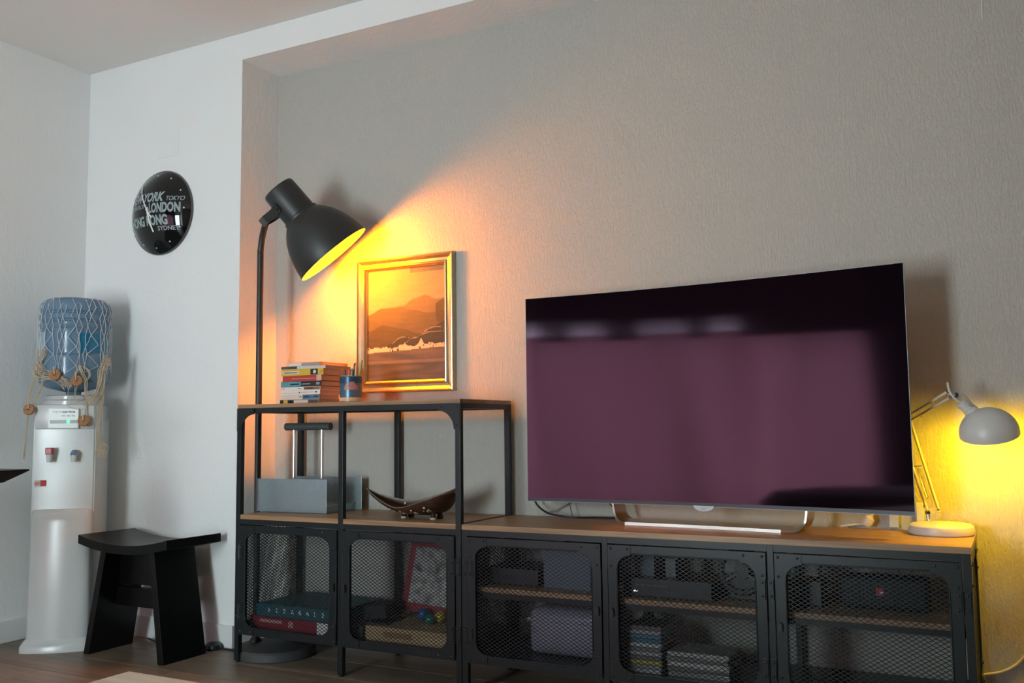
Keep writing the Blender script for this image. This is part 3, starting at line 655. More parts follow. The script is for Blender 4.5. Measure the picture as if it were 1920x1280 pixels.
# ---------------------------------------------------------------- desk lamp
dl = thing('desk_lamp', 'white desk lamp with sprung arm and dome shade lit yellow', 'lamp', (2.402, 0.283, 0.54))
D0 = Vector((2.402, 0.283, 0.54))
lathe_obj('base', [(0, 0), (0.082, 0), (0.086, 0.004), (0.087, 0.014), (0.084, 0.024), (0.076, 0.030), (0.05, 0.033), (0, 0.034)], WHITEE, dl, 48)
def D(x, y, z): return Vector((x, y, z)) - D0
lathe_obj('stem', [(0.0055, 0), (0.0055, 0.034), (0, 0.034)], CHROME, dl, 16, D(2.368, 0.30, 0.572))
lathe_obj('stem_clamp', [(0.008, 0), (0.008, 0.008), (0, 0.008)], BLACKP, dl, 16, D(2.368, 0.30, 0.594))
def bar(name, a, b, w_, m=WHITEE, n=8): 
    return tube_obj(name, [a, b], w_, m, dl, n)
LOWA, LOWB = D(2.368, 0.298, 0.598), D(2.396, 0.298, 0.606)
ELA, ELB = D(2.300, 0.305, 0.846), D(2.332, 0.305, 0.861)
bar('lower_arm', LOWA, ELA, 0.0042); bar('lower_arm', LOWB, ELB + Vector((0.0, 0, -0.0)), 0.0042)
def DN(x, y, z):
    c = Vector((2.60814, -2.67827, 0.858202)); return c + (Vector((x, y, z)) - c) * 0.968 - D0
HA, HB = DN(2.436, 0.300, 0.943), DN(2.442, 0.300, 0.926)
bar('upper_arm', ELA + Vector((0.015, 0, 0.022)), HA, 0.0036); bar('upper_arm', ELB, HB, 0.0036)
def coil(name, a, b, r, turns):
    u, v = frame_of(b - a); pts = []
    for k in range(turns * 6 + 1):
        t = k / (turns * 6); an = 2 * PI * turns * t; pts.append(a + (b - a) * t + (u * math.cos(an) + v * math.sin(an)) * r)
    return tube_obj(name, pts, 0.0008, CHROME, dl, 4)
coil('spring', LOWA.lerp(ELA, 0.16) + Vector((0.012, 0.008, 0)), LOWA.lerp(ELA, 0.50) + Vector((0.012, 0.008, 0)), 0.0028, 26)
coil('spring', LOWA.lerp(ELA, 0.16) + Vector((0.012, -0.008, 0)), LOWA.lerp(ELA, 0.50) + Vector((0.012, -0.008, 0)), 0.0028, 26)
bm = bmesh.new(); c = LOWA.lerp(ELA, 0.52); tube(bm, [c + Vector((-0.004, 0, 0.0)), c + Vector((0.026, 0, 0.004))], 0.0016, 6); tube(bm, [ELB + Vector((-0.03, -0.01, -0.006)), ELB + Vector((0.01, -0.01, 0.010)), ELB + Vector((0.034, -0.01, 0.012))], 0.0018, 6)
fin('spring_anchor', bm, CHROME, dl)
for p in (LOWA, LOWB, ELA, ELB, HA, HB, LOWA + Vector((-0.008, -0.008, 0.018))):
    lathe_obj('arm_bolt', [(0.0045, 0), (0.0045, 0.004), (0.002, 0.006), (0.002, 0.014), (0.0045, 0.016), (0.0045, 0.020), (0, 0.020)], CHROME, dl, 10, p + Vector((0, -0.010, 0)), (0, 1, 0))
bm = bmesh.new(); prism(bm, [(-0.036, 0.055), (-0.024, 0.055), (0.0, 0.064), (-0.006, 0.074), (-0.030, 0.068)], 0.012, 0.018, 'y'); fin('base_bracket', bm, WHITEE, dl)
# head bracket, neck, shade
bm = bmesh.new(); prism(bm, [(HA.x - 0.004, HA.z + 0.002), (HA.x + 0.022, HA.z - 0.004), (HB.x + 0.026, HB.z - 0.006), (HB.x - 0.002, HB.z - 0.004)], HA.y - 0.003, HA.y + 0.003, 'y'); fin('head_bracket', bm, CHROME, dl)
lathe_obj('head_knob', [(0.007, 0), (0.007, 0.010), (0, 0.012)], BLACKP, dl, 12, DN(2.457, 0.292, 0.932), (0, -1, 0))
na, nb = DN(2.466, 0.298, 0.912), DN(2.512, 0.305, 0.868); nd = (nb - na).normalized(); nl = (nb - na).length
lathe_obj('neck', [(0, 0), (0.012, 0.001), (0.016, 0.006), (0.016, nl * 0.42), (0.0185, nl * 0.46), (0.0185, nl * 0.75), (0.023, nl * 0.9), (0.023, nl * 1.1), (0, nl * 1.1)], WHITEE, dl, 24, na, nd)
sa = Vector((0.06, 0.34, -0.94)).normalized(); sc_ = DN(2.536, 0.300, 0.822)
RS = 0.0748
so = [(RS * math.cos(t), -0.004 - RS * 0.90 * math.sin(t)) for t in [PI / 2 * k / 14 for k in range(15)]]
lathe_obj('shade', [(RS, 0.004)] + so[:-1] + [(0, so[-1][1])], WHITEE, dl, 48, sc_, sa)
lathe_obj('shade_lining', [(RS, 0.004)] + [(r * 0.975, t * 0.97) for r, t in so[:-1]] + [(0, so[-1][1] * 0.97)], mat('white_lining', (0.85, 0.83, 0.78), rough=0.5), dl, 48, sc_, sa)
lathe_obj('bulb', [(0.012, 0), (0.014, 0.012), (0.022, 0.028), (0.022, 0.040), (0.012, 0.050), (0, 0.052)], mat('yellow_bulb', (1, 0.8, 0.4), emit=((1.0, 0.66, 0.12), 10.0)), dl, 20, sc_ - sa * 0.062, sa)
ll = bpy.data.lights.new('desk_lamp_glow', 'POINT'); ll.color = (1.0, 0.58, 0.0); ll.energy = DESK_LAMP_W; ll.shadow_soft_size = 0.034
lo = bpy.data.objects.new('desk_lamp_glow', ll); COL.objects.link(lo); lo.parent = dl; lo.location = sc_ + sa * 0.002
tube_obj('lamp_flex', spline([DN(2.437, 0.292, 0.968), DN(2.440, 0.288, 0.945), DN(2.452, 0.287, 0.925), DN(2.470, 0.295, 0.908)]), 0.003, CORDW, dl)
tube_obj('lamp_flex', spline([DN(2.462, 0.285, 0.928), DN(2.475, 0.28, 0.932), DN(2.490, 0.28, 0.915), DN(2.497, 0.285, 0.900), DN(2.488, 0.285, 0.905)]), 0.0026, flat('grey_flex', (0.35, 0.33, 0.28)), dl)

# ---------------------------------------------------------------- books and pencil tin on the unit
def book(label, x0, x1, y0, y1, z0, z1, cover, spine_bits=(), rz=0.0, words=()):
    cx, cyy = (x0 + x1) / 2, (y0 + y1) / 2
    b = thing('book', label, 'book', (cx, cyy, z0), rz, 'paperbacks stacked on the shelving unit')
    hx, hy, h = (x1 - x0) / 2, (y1 - y0) / 2, z1 - z0; c = 0.0014
    bm = bmesh.new(); bx(bm, -hx, hx, -hy, hy, 0, c); bx(bm, -hx, hx, -hy, hy, h - c, h); bx(bm, -hx, hx, -hy, -hy + c, c, h - c)
    fin('cover', bm, cover, b)
    box('pages', -hx + 0.002, hx - 0.002, -hy + c, hy - 0.002, c, h - c, PAPER, b)
    for (a0, a1, m_, q0, q1) in spine_bits:
        box('spine_band', -hx + 2 * hx * a0, -hx + 2 * hx * a1, -hy - 0.0006, -hy + 0.0002, h * q0, h * q1, m_, b)
    return b
bz = 0.950
c_cream = flat('cream_cover', (0.62, 0.52, 0.45)); c_yel = flat('yellow_cover', (0.62, 0.40, 0.03)); c_red = flat('red_cover', (0.42, 0.035, 0.02)); c_teal = flat('teal_cover', (0.08, 0.26, 0.30))
c_blk = flat('black_cover', (0.012, 0.012, 0.014)); c_blue = flat('blue_cover', (0.05, 0.14, 0.25)); c_brn = flat('brown_cover', (0.22, 0.12, 0.06)); c_dark = flat('dark_brown_cover', (0.08, 0.05, 0.04)); c_grey = flat('grey_cover', (0.30, 0.32, 0.33)); c_or = flat('orange_cover', (0.6, 0.25, 0.03)); c_pink = flat('pink_cover', (0.6, 0.35, 0.28)); c_wht = flat('white_cover', (0.68, 0.64, 0.58)); c_dgrey = flat('dim_print', (0.2, 0.18, 0.17))
specs = [  # label, x0,x1,depth,h,cover,bands
    ('bottom paperback of the stack with yellow and black patterned spine', 0.160, 0.347, 0.122, 0.0150, c_brn, [(0.0, 0.09, c_blk, 0, 1), (0.09, 0.20, c_yel, .1, .9), (0.20, 0.35, c_blk, .1, .9), (0.26, .31, c_cream, .3, .7), (0.36, 0.72, c_cream, 0.15, 0.85), (0.74, 0.97, c_dark, .1, .9)]),
    ('white and blue paperback second from the bottom of the stack', 0.166, 0.347, 0.118, 0.0185, c_cream, [(0.57, 0.995, c_blue, 0.05, 0.95), (0.60, 0.75, c_cream, 0.45, 0.6), (0.86, 0.98, c_cream, 0.45, 0.6), (0.48, 0.54, c_blk, .45, .6)]),
    ('cream paperback with faint dots, third from the bottom of the stack', 0.166, 0.351, 0.124, 0.0160, c_wht, [(0.03, 0.42, c_dgrey, 0.35, 0.42), (0.46, 0.485, c_blk, 0.3, 0.6), (0.52, 0.84, c_pink, 0.4, 0.6), (0.88, 0.92, c_blk, 0.35, 0.7)]),
    ('cream and brown paperback fourth from the bottom of the stack', 0.168, 0.352, 0.117, 0.0125, c_wht, [(0.58, 0.99, c_brn, 0.08, 0.92), (0.02, 0.08, c_pink, .3, .7), (0.43, 0.50, c_blk, 0.4, 0.55), (0.60, .82, c_cream, .4, .6)]),
    ('paperback with a half teal, half black spine in the stack', 0.164, 0.356, 0.121, 0.0200, c_blk, [(0.0, 0.50, c_teal, 0.04, 0.96), (0.24, 0.46, c_dgrey, .4, .6), (0.52, 0.73, c_grey, 0.4, 0.58), (0.88, 0.96, c_grey, 0.3, 0.75)]),
    ('red-spined paperback with pink end in the middle of the stack', 0.172, 0.358, 0.123, 0.0215, c_red, [(0.87, 0.998, c_pink, 0.02, 0.98), (0.24, 0.83, c_pink, 0.42, 0.52)]),
    ('thick yellow paperback with a round moon picture on its spine', 0.164, 0.366, 0.150, 0.0240, c_yel, [(0.03, 0.44, c_cream, 0.25, 0.7), (0.08, 0.38, c_yel, .42, .52), (0.70, 0.87, c_blk, 0.06, 0.94), (0.92, 0.97, c_or, 0.3, 0.7)]),
    ('thin brown and cream paperback under the top one of the stack', 0.165, 0.371, 0.158, 0.0110, c_cream, [(0.0, 0.36, c_dark, 0.05, 0.95), (0.05, 0.3, c_grey, 0.35, 0.6)]),
    ('top paperback of the stack, white and grey spine with orange cover', 0.200, 0.352, 0.165, 0.0125, c_or, [(0.0, 0.42, c_wht, 0.05, 0.9), (0.42, 0.985, c_grey, 0.1, 0.85), (0.6, 0.85, c_cream, 0.42, 0.55)]),
]
z = bz
for i, (lb, x0, x1, dp, h, cvr, bits) in enumerate(specs):
    b = book(lb, x0, x1, 0.056, 0.056 + dp, z, z + h, cvr, bits, 0.0 if i < 7 else (0.03 if i == 7 else -0.02))
    if i == 6:
        lathe_obj('moon_print', [(0.007, 0), (0, 0.0006)], c_wht, b, 16, (0.060, -0.0756, 0.012), (0, -1, 0))
    z += h + 0.0002
tin = thing('pencil_tin', 'blue printed tin full of pens beside the stack of paperbacks', 'tin', (0.459, 0.10, 0.95))
TR, TH = 0.041, 0.097
tinm = mat('blue_tin_print', (0.07, 0.15, 0.21), rough=0.3, metal=0.4)
lathe_obj('tin_body', [(0, 0), (TR, 0), (TR + 0.001, 0.002), (TR, 0.003), (TR, TH - 0.003), (TR + 0.001, TH - 0.001), (TR - 0.001, TH), (TR - 0.0018, TH - 0.003), (TR - 0.0018, 0.003), (0, 0.003)], tinm, tin, 40)
lathe_obj('upper_band', [(TR + 0.0006, TH - 0.027), (TR + 0.0006, TH - 0.005)], mat('navy_band', (0.02, 0.07, 0.13), rough=0.3, metal=0.3), tin, 40)
lathe_obj('lower_band', [(TR + 0.0006, 0.004), (TR + 0.0006, 0.018)], mat('tan_band', (0.55, 0.38, 0.22), rough=0.4), tin, 40)
bm = bmesh.new()
for k in range(14):
    for j in range(5):
        a0 = math.radians(-52 + (k - 7) * 5.2); rr = TR + 0.0009
        u, v = (k - 6.5) / 7, j / 4
        if (u * u + (v - 0.1) ** 2) < 1 and random.random() < 0.85:
            z0_ = 0.046 + v * 0.024; a1 = a0 + math.radians(4.6)
            vs = [bm.verts.new((rr * math.cos(a), rr * math.sin(a), zz)) for a, zz in ((a0, z0_), (a1, z0_), (a1, z0_ + 0.005), (a0, z0_ + 0.005))]; bm.faces.new(vs)
fin('printed_motif', bm, mat('pale_red_print', (0.50, 0.20, 0.17), rough=0.4), tin)
pens = [(-0.030, 0.005, -0.10, 0.032, 0.10, (0.10, 0.02, 0.02)), (-0.022, -0.006, -0.06, 0.0, 0.106, (0.06, 0.04, 0.09)), (-0.010, 0.010, -0.02, 0.0, 0.104, (0.16, 0.10, 0.13)), (-0.003, -0.010, 0.03, 0.0, 0.11, (0.45, 0.05, 0.02)), (0.004, 0.008, 0.06, 0.0, 0.128, (0.03, 0.02, 0.03)),
        (0.010, -0.012, 0.04, 0.0, 0.107, (0.10, 0.22, 0.18)), (0.012, 0.014, 0.02, 0.0, 0.136, (0.65, 0.16, 0.02)), (0.020, -0.004, 0.06, 0.0, 0.122, (0.55, 0.36, 0.20)), (0.022, 0.006, 0.24, 0.0, 0.142, (0.18, 0.22, 0.04)), (-0.016, 0.018, -0.05, 0.0, 0.108, (0.5, 0.2, 0.05))]
pl_lab = ['dark red pen at the left edge of the blue tin', 'dark violet pen in the left half of the blue tin', 'mauve pen left of centre in the blue tin', 'red pen at the centre of the blue tin', 'tall black pen at the centre of the blue tin',
          'green pencil at the front right of the blue tin', 'tall bright orange pen in the blue tin', 'natural wood pencil at the right of the blue tin', 'olive green pen leaning furthest right out of the blue tin', 'orange-brown pencil at the back left of the blue tin']
for (px_, py_, lean, _, ln, c), lb in zip(pens, pl_lab):
    ln += 0.013
    t = Vector((px_ + 0.459, py_ + 0.10, 0.9545)); base = t + Vector((-lean * 0.06, 0, 0)); d = Vector((lean, 0.02, 1)).normalized()
    base.x = max(0.459 - 0.030, min(0.459 + 0.030, base.x))
    bm = bmesh.new(); lathe(bm, [(0, 0), (0.0042, 0.001), (0.0042, ln - 0.012), (0.0038, ln - 0.004), (0.002, ln), (0, ln)], 8, base, d)
    tag(fin('pen', bm, flat('pen_colour_%.2f_%.2f_%.2f' % c, c, 0.4), None, True, 40), lb, 'pen', 'pens in the blue tin')

# ---------------------------------------------------------------- grey steel rack and boat-shaped bowl
rk = thing('steel_rack', 'grey steel holder of two panels with a tall tubular handle', 'holder', (0.158, 0.125, 0.54), math.radians(3))
box('front_panel', -0.162, 0.164, -0.0015, 0.0015, 0.0015, 0.127, GREYST, rk, 0.0006)
box('back_panel', -0.135, 0.190, 0.19, 0.193, 0.0015, 0.127, GREYST, rk, 0.0006)
bm = bmesh.new(); bx(bm, -0.15, 0.165, 0.0015, 0.19, 0.026, 0.029); bx(bm, -0.15, -0.147, 0.002, 0.19, 0.0015, 0.026); bx(bm, 0.155, 0.158, 0.002, 0.19, 0.0015, 0.026); fin('raised_floor', bm, GREYST, rk)
for xh in (-0.062, 0.072):
    tube_obj('handle_rod', [(xh, 0.095, 0.028), (xh, 0.095, 0.322)], 0.0075, CHROME, rk, 16)
tube_obj('handle_grip', [(-0.102, 0.095, 0.325), (0.112, 0.095, 0.325)], 0.0145, mat('grey_rubber', (0.06, 0.07, 0.075), rough=0.55), rk, 24)

bw = thing('boat_bowl', 'dark carved wooden boat-shaped bowl with shell inlay on small feet', 'bowl', (0.706, 0.135, 0.54), math.radians(-4))
BOATM = mat('dark_polished_wood', (0.045, 0.020, 0.011), rough=0.28, spec=0.5, noise=0.25, nscale=12, stretch=(1, 6, 6))
def boat(t):
    """t 0..1 left tip to right; returns x, halfwidth, rim z, keel z"""
    x = -0.215 + 0.40 * t
    rim = 0.046 + 0.052 * max(0, (0.46 - t) / 0.46) ** 1.7 + 0.062 * max(0, (t - 0.46) / 0.54) ** 1.4
    K = [(0, .096), (.1, .066), (.25, .038), (.4, .018), (.55, .011), (.75, .012), (.88, .024), (1, .085)]
    keel = rim
    for (a, b), (c, d) in zip(K, K[1:]):
        if a <= t <= c: keel = b + (d - b) * (t - a) / (c - a)
    wd = 0.078 * min(1.0, (t / 0.62)) ** 0.85 + 0.001
    if t > 0.8: wd *= math.sqrt(max(0.03, 1 - ((t - 0.8) / 0.2) ** 2))
    return x, wd, rim, min(keel, rim - 0.001)
def tilt(t): return 0.012 * min(1, max(0, (t - 0.1) / 0.5))
def boat_surface(inset):
    bm = bmesh.new(); rows = []; n = 36; m_ = 14
    for i in range(n + 1):
        x, wd, rim, keel = boat(i / n); row = []
        wd = max(0.0004, wd - inset); keel = keel + inset * 1.3 if keel + inset * 1.3 < rim else rim - 0.0005
        for j in range(m_ + 1):
            a = PI * j / m_; row.append(bm.verts.new((x, -wd * math.cos(a), rim - tilt(i / n) * math.cos(a) - (rim - tilt(i / n) * math.cos(a) - keel) * (math.sin(a) ** 0.75 if 0 < j < m_ else 0))))
        rows.append(row)
    for a, b in zip(rows, rows[1:]):
        for j in range(m_): bm.faces.new((a[j], a[j + 1], b[j + 1], b[j]))
    return bm, rows
bm, rows = boat_surface(0.0); bm2, _ = boat_surface(0.004)
me_t = bpy.data.meshes.new('t'); bm2.to_mesh(me_t); bm2.free(); n0 = len(bm.verts); bm.from_mesh(me_t); bpy.data.meshes.remove(me_t)
bm.verts.ensure_lookup_table(); n, m_ = 36, 14; idx = lambda i, j, o=0: bm.verts[o + i * (m_ + 1) + j]
for i in range(n):
    for j in (0, m_):
        bm.faces.new((idx(i, j), idx(i + 1, j), idx(i + 1, j, n0), idx(i, j, n0)))
fin('hull', bm, BOATM, bw, True, 50)
def rimline(sg): return [(boat(t / 36)[0], sg * (boat(t / 36)[1] - 0.002), boat(t / 36)[2] + 0.0002 + sg * tilt(t / 36)) for t in range(37)]
bm = bmesh.new(); tube(bm, rimline(-1), 0.0020, 6); tube(bm, rimline(1), 0.0020, 6); fin('rim', bm, mat('worn_rim', (0.22, 0.16, 0.11), rough=0.35), bw, True)
for t in (0.48, 0.80):
    x, wd, rim, keel = boat(t)
    lathe_obj('foot', [(0, 0), (0.010, 0), (0.012, 0.006), (0.009, 0.012), (0.007, keel + 0.004), (0, keel + 0.004)], BOATM, bw, 16, (x, -0.02, 0)); lathe_obj('foot', [(0, 0), (0.010, 0), (0.012, 0.006), (0.007, keel + 0.004), (0, keel + 0.004)], BOATM, bw, 16, (x, 0.02, 0))
    lathe_obj('foot_cap', [(0.0105, 0), (0.0112, 0.003), (0.0125, 0.006)], mat('shell_inlay', (0.62, 0.60, 0.50), rough=0.3), bw, 16, (x, -0.02, 0.0002))
INL = MATS['shell_inlay']
def hull_pt(t, a, off):
    x, wd, rim, keel = boat(t); r_ = rim - tilt(t) * math.cos(a); return Vector((x, -wd * math.cos(a), r_ - (r_ - keel) * math.sin(a) ** 0.75))
for t in (0.38, 0.52, 0.66, 0.80):
    bm = bmesh.new()
    for (du, dv, s) in ((0, 0.16, 0.0042), (-0.02, 0.42, 0.0022), (0.012, 0.52, 0.0036), (0.03, 0.44, 0.003), (0.035, 0.60, 0.003), (0.01, 0.66, 0.0028)):
        p = hull_pt(t + du, 0.25 + dv * 0.9, 0); q = hull_pt(t + du + 0.01, 0.25 + dv * 0.9, 0); r_ = hull_pt(t + du, 0.28 + dv * 0.9, 0)
        nrm = (q - p).cross(r_ - p).normalized(); nrm = nrm if nrm.y < 0 else -nrm
        lathe(bm, [(s, 0), (s * 0.9, 0.0007), (0, 0.001)], 8, p - nrm * 0.0003, nrm)
    fin('flower_inlay', bm, INL, bw)
for t in (0.36, 0.63, 0.74):
    p = hull_pt(t, PI - 0.22, 0); p.y -= 0.0046; nrm = Vector((0, -1, 0.5)).normalized()
    lathe_obj('shell_dot', [(0.0052, -0.001), (0.005, 0.0008), (0, 0.0012)], INL, bw, 14, p, nrm)

# ---------------------------------------------------------------- things inside the cabinets
def gamebox(name, label, cat, x0, x1, y0, y1, z0, z1, m, rz=0.0, bands=(), lid=True, group=None, tm=None):
    cx, cyy = (x0 + x1) / 2, (y0 + y1) / 2; o = thing(name, label, cat, (cx, cyy, z0), rz, group)
    hx, hy, h = (x1 - x0) / 2, (y1 - y0) / 2, z1 - z0
    box('box_base', -hx + 0.0015, hx - 0.0015, -hy + 0.0015, hy - 0.0015, 0, h * 0.5, m, o, 0.0008)
    box('lid', -hx, hx, -hy, hy, h * 0.18, h, tm or m, o, 0.0012)
    for (a0, a1, q0, q1, mm) in bands: box('printed_band', -hx + 2 * hx * a0, -hx + 2 * hx * a1, -hy - 0.0006, -hy + 0.0002, h * q0, h * q1, mm, o)
    return o
g = gamebox('board_game_box', 'dark red board game box under the teal one, behind the left mesh door', 'game box', 0.035, 0.405, 0.045, 0.32, 0.121, 0.165, flat('red_game', (0.22, 0.008, 0.02)), 0, [(0.86, 0.995, 0.05, 0.95, flat('white_print', (0.7, 0.7, 0.66))), (0.13, 0.42, 0.55, 0.8, flat('gold_print', (0.45, 0.30, 0.22))), (0.50, 0.56, 0.3, 0.8, flat('gold_print', (0.45, 0.30, 0.22)))])
g = gamebox('board_game_box', 'teal board game box with spaced white letters, lying on the red one', 'game box', 0.060, 0.440, 0.050, 0.33, 0.1655, 0.210, flat('teal_game', (0.010, 0.085, 0.11)))
for k, ch in enumerate('SCRABBLE'):
    text('box_letter', ch, 0.022, flat('white_print', (0.7, 0.7, 0.66)), g, facing(-0.13 + k * 0.036, -0.1412, 0.017), offset=0.0004, depth=0.0003)
gamebox('cardboard_box', 'long low tan box on the cabinet floor behind the second mesh door', 'box', 0.556, 0.945, 0.06, 0.30, 0.121, 0.170, flat('tan_board', (0.42, 0.30, 0.15)), 0, [(0.2, 0.5, 0.3, 0.7, flat('print_brown', (0.25, 0.14, 0.06))), (0.6, 0.9, 0.2, 0.6, flat('print_tan', (0.5, 0.38, 0.22)))], tm=flat('tan_board', (0.42, 0.30, 0.15)))
o = gamebox('black_case', 'flat black case at the left behind the second mesh door', 'case', 0.505, 0.552, 0.05, 0.30, 0.121, 0.165, flat('dark_case', (0.03, 0.03, 0.035)))
bm = bmesh.new(); bx(bm, -0.05, 0.05, -0.06, 0.06, 0, 0.05, 0.01); o = fin('carry_case', bm, flat('soft_black', (0.02, 0.02, 0.022), 0.8)); o.location = (0.565, 0.15, 0.184); o.rotation_euler = (0, math.radians(-6), 0.1)
tag(o, 'soft black case tilted on the boxes behind the second mesh door', 'case')
o = box('tablet', -0.055, 0.055, -0.065, 0.065, 0, 0.006, BLACKP, None, 0.002); o.location = (0.568, 0.145, 0.1708); o.rotation_euler = (0, 0, 0.1)
tag(o, 'thin black tablet between the soft case and the tan box', 'tablet')
gb = thing('board_game_box', 'upright red-bordered game box leaning at the back behind the second mesh door', 'game box', (0.735, 0.235, 0.1885))
M_ = Matrix.Rotation(math.radians(-12), 4, 'X') @ Matrix.Rotation(math.radians(3), 4, 'Y')
def gbb(name, x0, x1, y0, y1, z0, z1, m): 
    o = box(name, x0, x1, y0, y1, z0, z1, m, gb); o.data.transform(M_); return o
gbb('box_body', -0.15, 0.13, 0, 0.045, 0.0, 0.31, flat('red_border', (0.30, 0.02, 0.035)))
gbb('picture_top', -0.15, 0.13, -0.001, 0, 0.245, 0.31, flat('night_print', (0.03, 0.035, 0.05)))
def gpic(u, v):
    n = nz2(u, v, 9) + 0.5 * nz2(u, v, 25); b = 0.28 + 0.3 * n + 0.12 * (v < 0.55)
    return (b, b * 0.98, b * 0.95)
grid_paint('picture', 0.24, 0.20, 40, 34, gpic, attr_mat('game_print', 0.5, 0.3), gb, M_ @ Matrix.Translation((-0.005, -0.0012, 0.13)))
for nm, lb, p, c in (('ball', 'small blue ball in front of the red-bordered game box', (0.705, 0.205, 0.193), (0.02, 0.10, 0.32)), ('ball', 'small yellow ball in front of the red-bordered game box', (0.775, 0.205, 0.191), (0.45, 0.38, 0.03)), ('ball', 'small green ball in front of the red-bordered game box', (0.757, 0.165, 0.188), (0.02, 0.22, 0.15))):
    r_ = p[2] - 0.1705
    bm = bmesh.new(); bmesh.ops.create_uvsphere(bm, u_segments=20, v_segments=12, radius=r_, matrix=Matrix.Translation(p)); tag(fin(nm, bm, flat('ball_%.2f' % c[2], c, 0.3), None, True), lb, 'ball')
# bench bay one
o = gamebox('storage_box', 'slate blue box on the upper shelf behind the third mesh door', 'box', 1.235, 1.40, 0.10, 0.30, 0.3395, 0.468, flat('slate_box', (0.10, 0.12, 0.17), 0.5))
o = thing('set_top_box', 'low black receiver left of the slate blue box on the upper shelf', 'receiver', (1.12, 0.18, 0.3395)); box('casing', -0.10, 0.10, -0.09, 0.09, 0.004, 0.055, BLACKP, o, 0.003); box('display', -0.06, 0.06, -0.0915, -0.0895, 0.02, 0.035, flat('dark_display', (0.03, 0.035, 0.05), 0.1), o)
for sx in (-1, 1): box('foot', sx * 0.085 - 0.008, sx * 0.085 + 0.008, -0.07, 0.07, 0, 0.004, BLACKP, o)
o = thing('storage_tub', 'pale rounded plastic tub on the bottom behind the third mesh door', 'tub', (1.29, 0.20, 0.1205))
bm = bmesh.new(); bx(bm, -0.125, 0.125, -0.08, 0.08, 0.0, 0.150, 0.035); fin('tub_body', bm, flat('lilac_plastic', (0.30, 0.29, 0.38), 0.4), o, True, 60)
bm = bmesh.new(); bx(bm, -0.128, 0.128, -0.083, 0.083, 0.105, 0.118, 0.005); fin('tub_lid', bm, flat('lilac_plastic', (0.30, 0.29, 0.38), 0.4), o)
# bench bay two
o = thing('wooden_display', 'round steering-wheel shaped black controller at the right of the upper shelf', 'controller', (1.87, 0.15, 0.3395))
o.name = 'racing_wheel'
bm = bmesh.new(); pts = [(0.062 * math.cos(2 * PI * k / 24), -0.02, 0.086 + 0.062 * math.sin(2 * PI * k / 24)) for k in range(25)]; tube(bm, pts, 0.010, 8, False); fin('wheel_rim', bm, flat('grip_grey', (0.035, 0.033, 0.03), 0.6), o, True)
lathe_obj('wheel_hub', [(0, 0), (0.022, 0), (0.024, 0.02), (0.02, 0.05), (0, 0.05)], BLACKP, o, 20, (0, -0.026, 0.086), (0, 1, 0))
for k in range(3):
    a = PI / 2 + 2 * PI * k / 3; tube_obj('spoke', [(0.018 * math.cos(a), -0.02, 0.086 + 0.018 * math.sin(a)), (0.058 * math.cos(a), -0.02, 0.086 + 0.058 * math.sin(a))], 0.005, flat('spoke_grey', (0.2, 0.2, 0.2)), o)
box('wheel_base', -0.045, 0.045, -0.01, 0.09, 0, 0.075, BLACKP, o, 0.006)
o = thing('media_player', 'flat black player on the upper shelf behind the fourth mesh door', 'player', (1.66, 0.17, 0.3395)); box('casing', -0.14, 0.135, -0.10, 0.10, 0.004, 0.055, BLACKP, o, 0.002)
box('disc_slot', -0.10, -0.0, -0.1006, -0.0996, 0.035, 0.038, flat('slot_grey', (0.12, 0.12, 0.12)), o)
for sx in (-1, 1): box('foot', sx * 0.12 - 0.008, sx * 0.12 + 0.008, -0.08, 0.08, 0, 0.004, BLACKP, o)
bm = bmesh.new(); bx(bm, -0.105, -0.093, -0.1015, -0.0995, 0.016, 0.020); fin('status_light', bm, mat('white_led', (1, 1, 1), emit=((0.9, 0.95, 1), 1.5)), o)
gamebox('storage_box', 'small slate box standing on the player, upper left behind the fourth mesh door', 'box', 1.53, 1.60, 0.13, 0.25, 0.3948, 0.470, flat('slate_box', (0.10, 0.12, 0.17), 0.5))
gamebox('storage_box', 'narrow grey box standing on the player, right of the small slate box', 'box', 1.635, 1.668, 0.13, 0.22, 0.3948, 0.452, flat('grey_box', (0.13, 0.14, 0.15), 0.5))
cases = flat('clear_case', (0.30, 0.34, 0.36), 0.15)
def disc_case(label, x, y, z, w_, h, c, rz, grp):
    o = thing('disc_case', label, 'disc case', (x, y, z), rz, grp)
    bm = bmesh.new(); bx(bm, -w_ / 2, w_ / 2, -0.065, 0.065, 0, h * 0.45, 0.0006); bx(bm, -w_ / 2, w_ / 2, -0.065, 0.065, h * 0.55, h, 0.0006); bx(bm, -w_ / 2 + 0.002, w_ / 2 - 0.002, -0.063, 0.063, h * 0.4, h * 0.6)
    fin('case_shell', bm, flat('case_%.2f_%.2f' % (c[0], c[2]), c, 0.12), o)
    box('spine_insert', -w_ / 2 + 0.004, w_ / 2 - 0.004, -0.0656, -0.0648, h * 0.15, h * 0.85, flat('insert_%.2f_%.2f' % (c[0], c[1]), tuple(min(1, q * 1.6) for q in c), 0.2), o)
cc = [(0.33, 0.35, 0.36), (0.20, 0.22, 0.22), (0.36, 0.32, 0.06), (0.10, 0.10, 0.11), (0.28, 0.30, 0.30), (0.12, 0.13, 0.14), (0.33, 0.36, 0.37), (0.04, 0.12, 0.18), (0.06, 0.15, 0.22), (0.25, 0.26, 0.26), (0.10, 0.10, 0.10)]
nmz = ['lowest pale grey', 'dark grey second lowest', 'yellow', 'charcoal', 'grey', 'dark', 'whitish', 'deep blue lower', 'deep blue upper', 'light grey', 'topmost black']
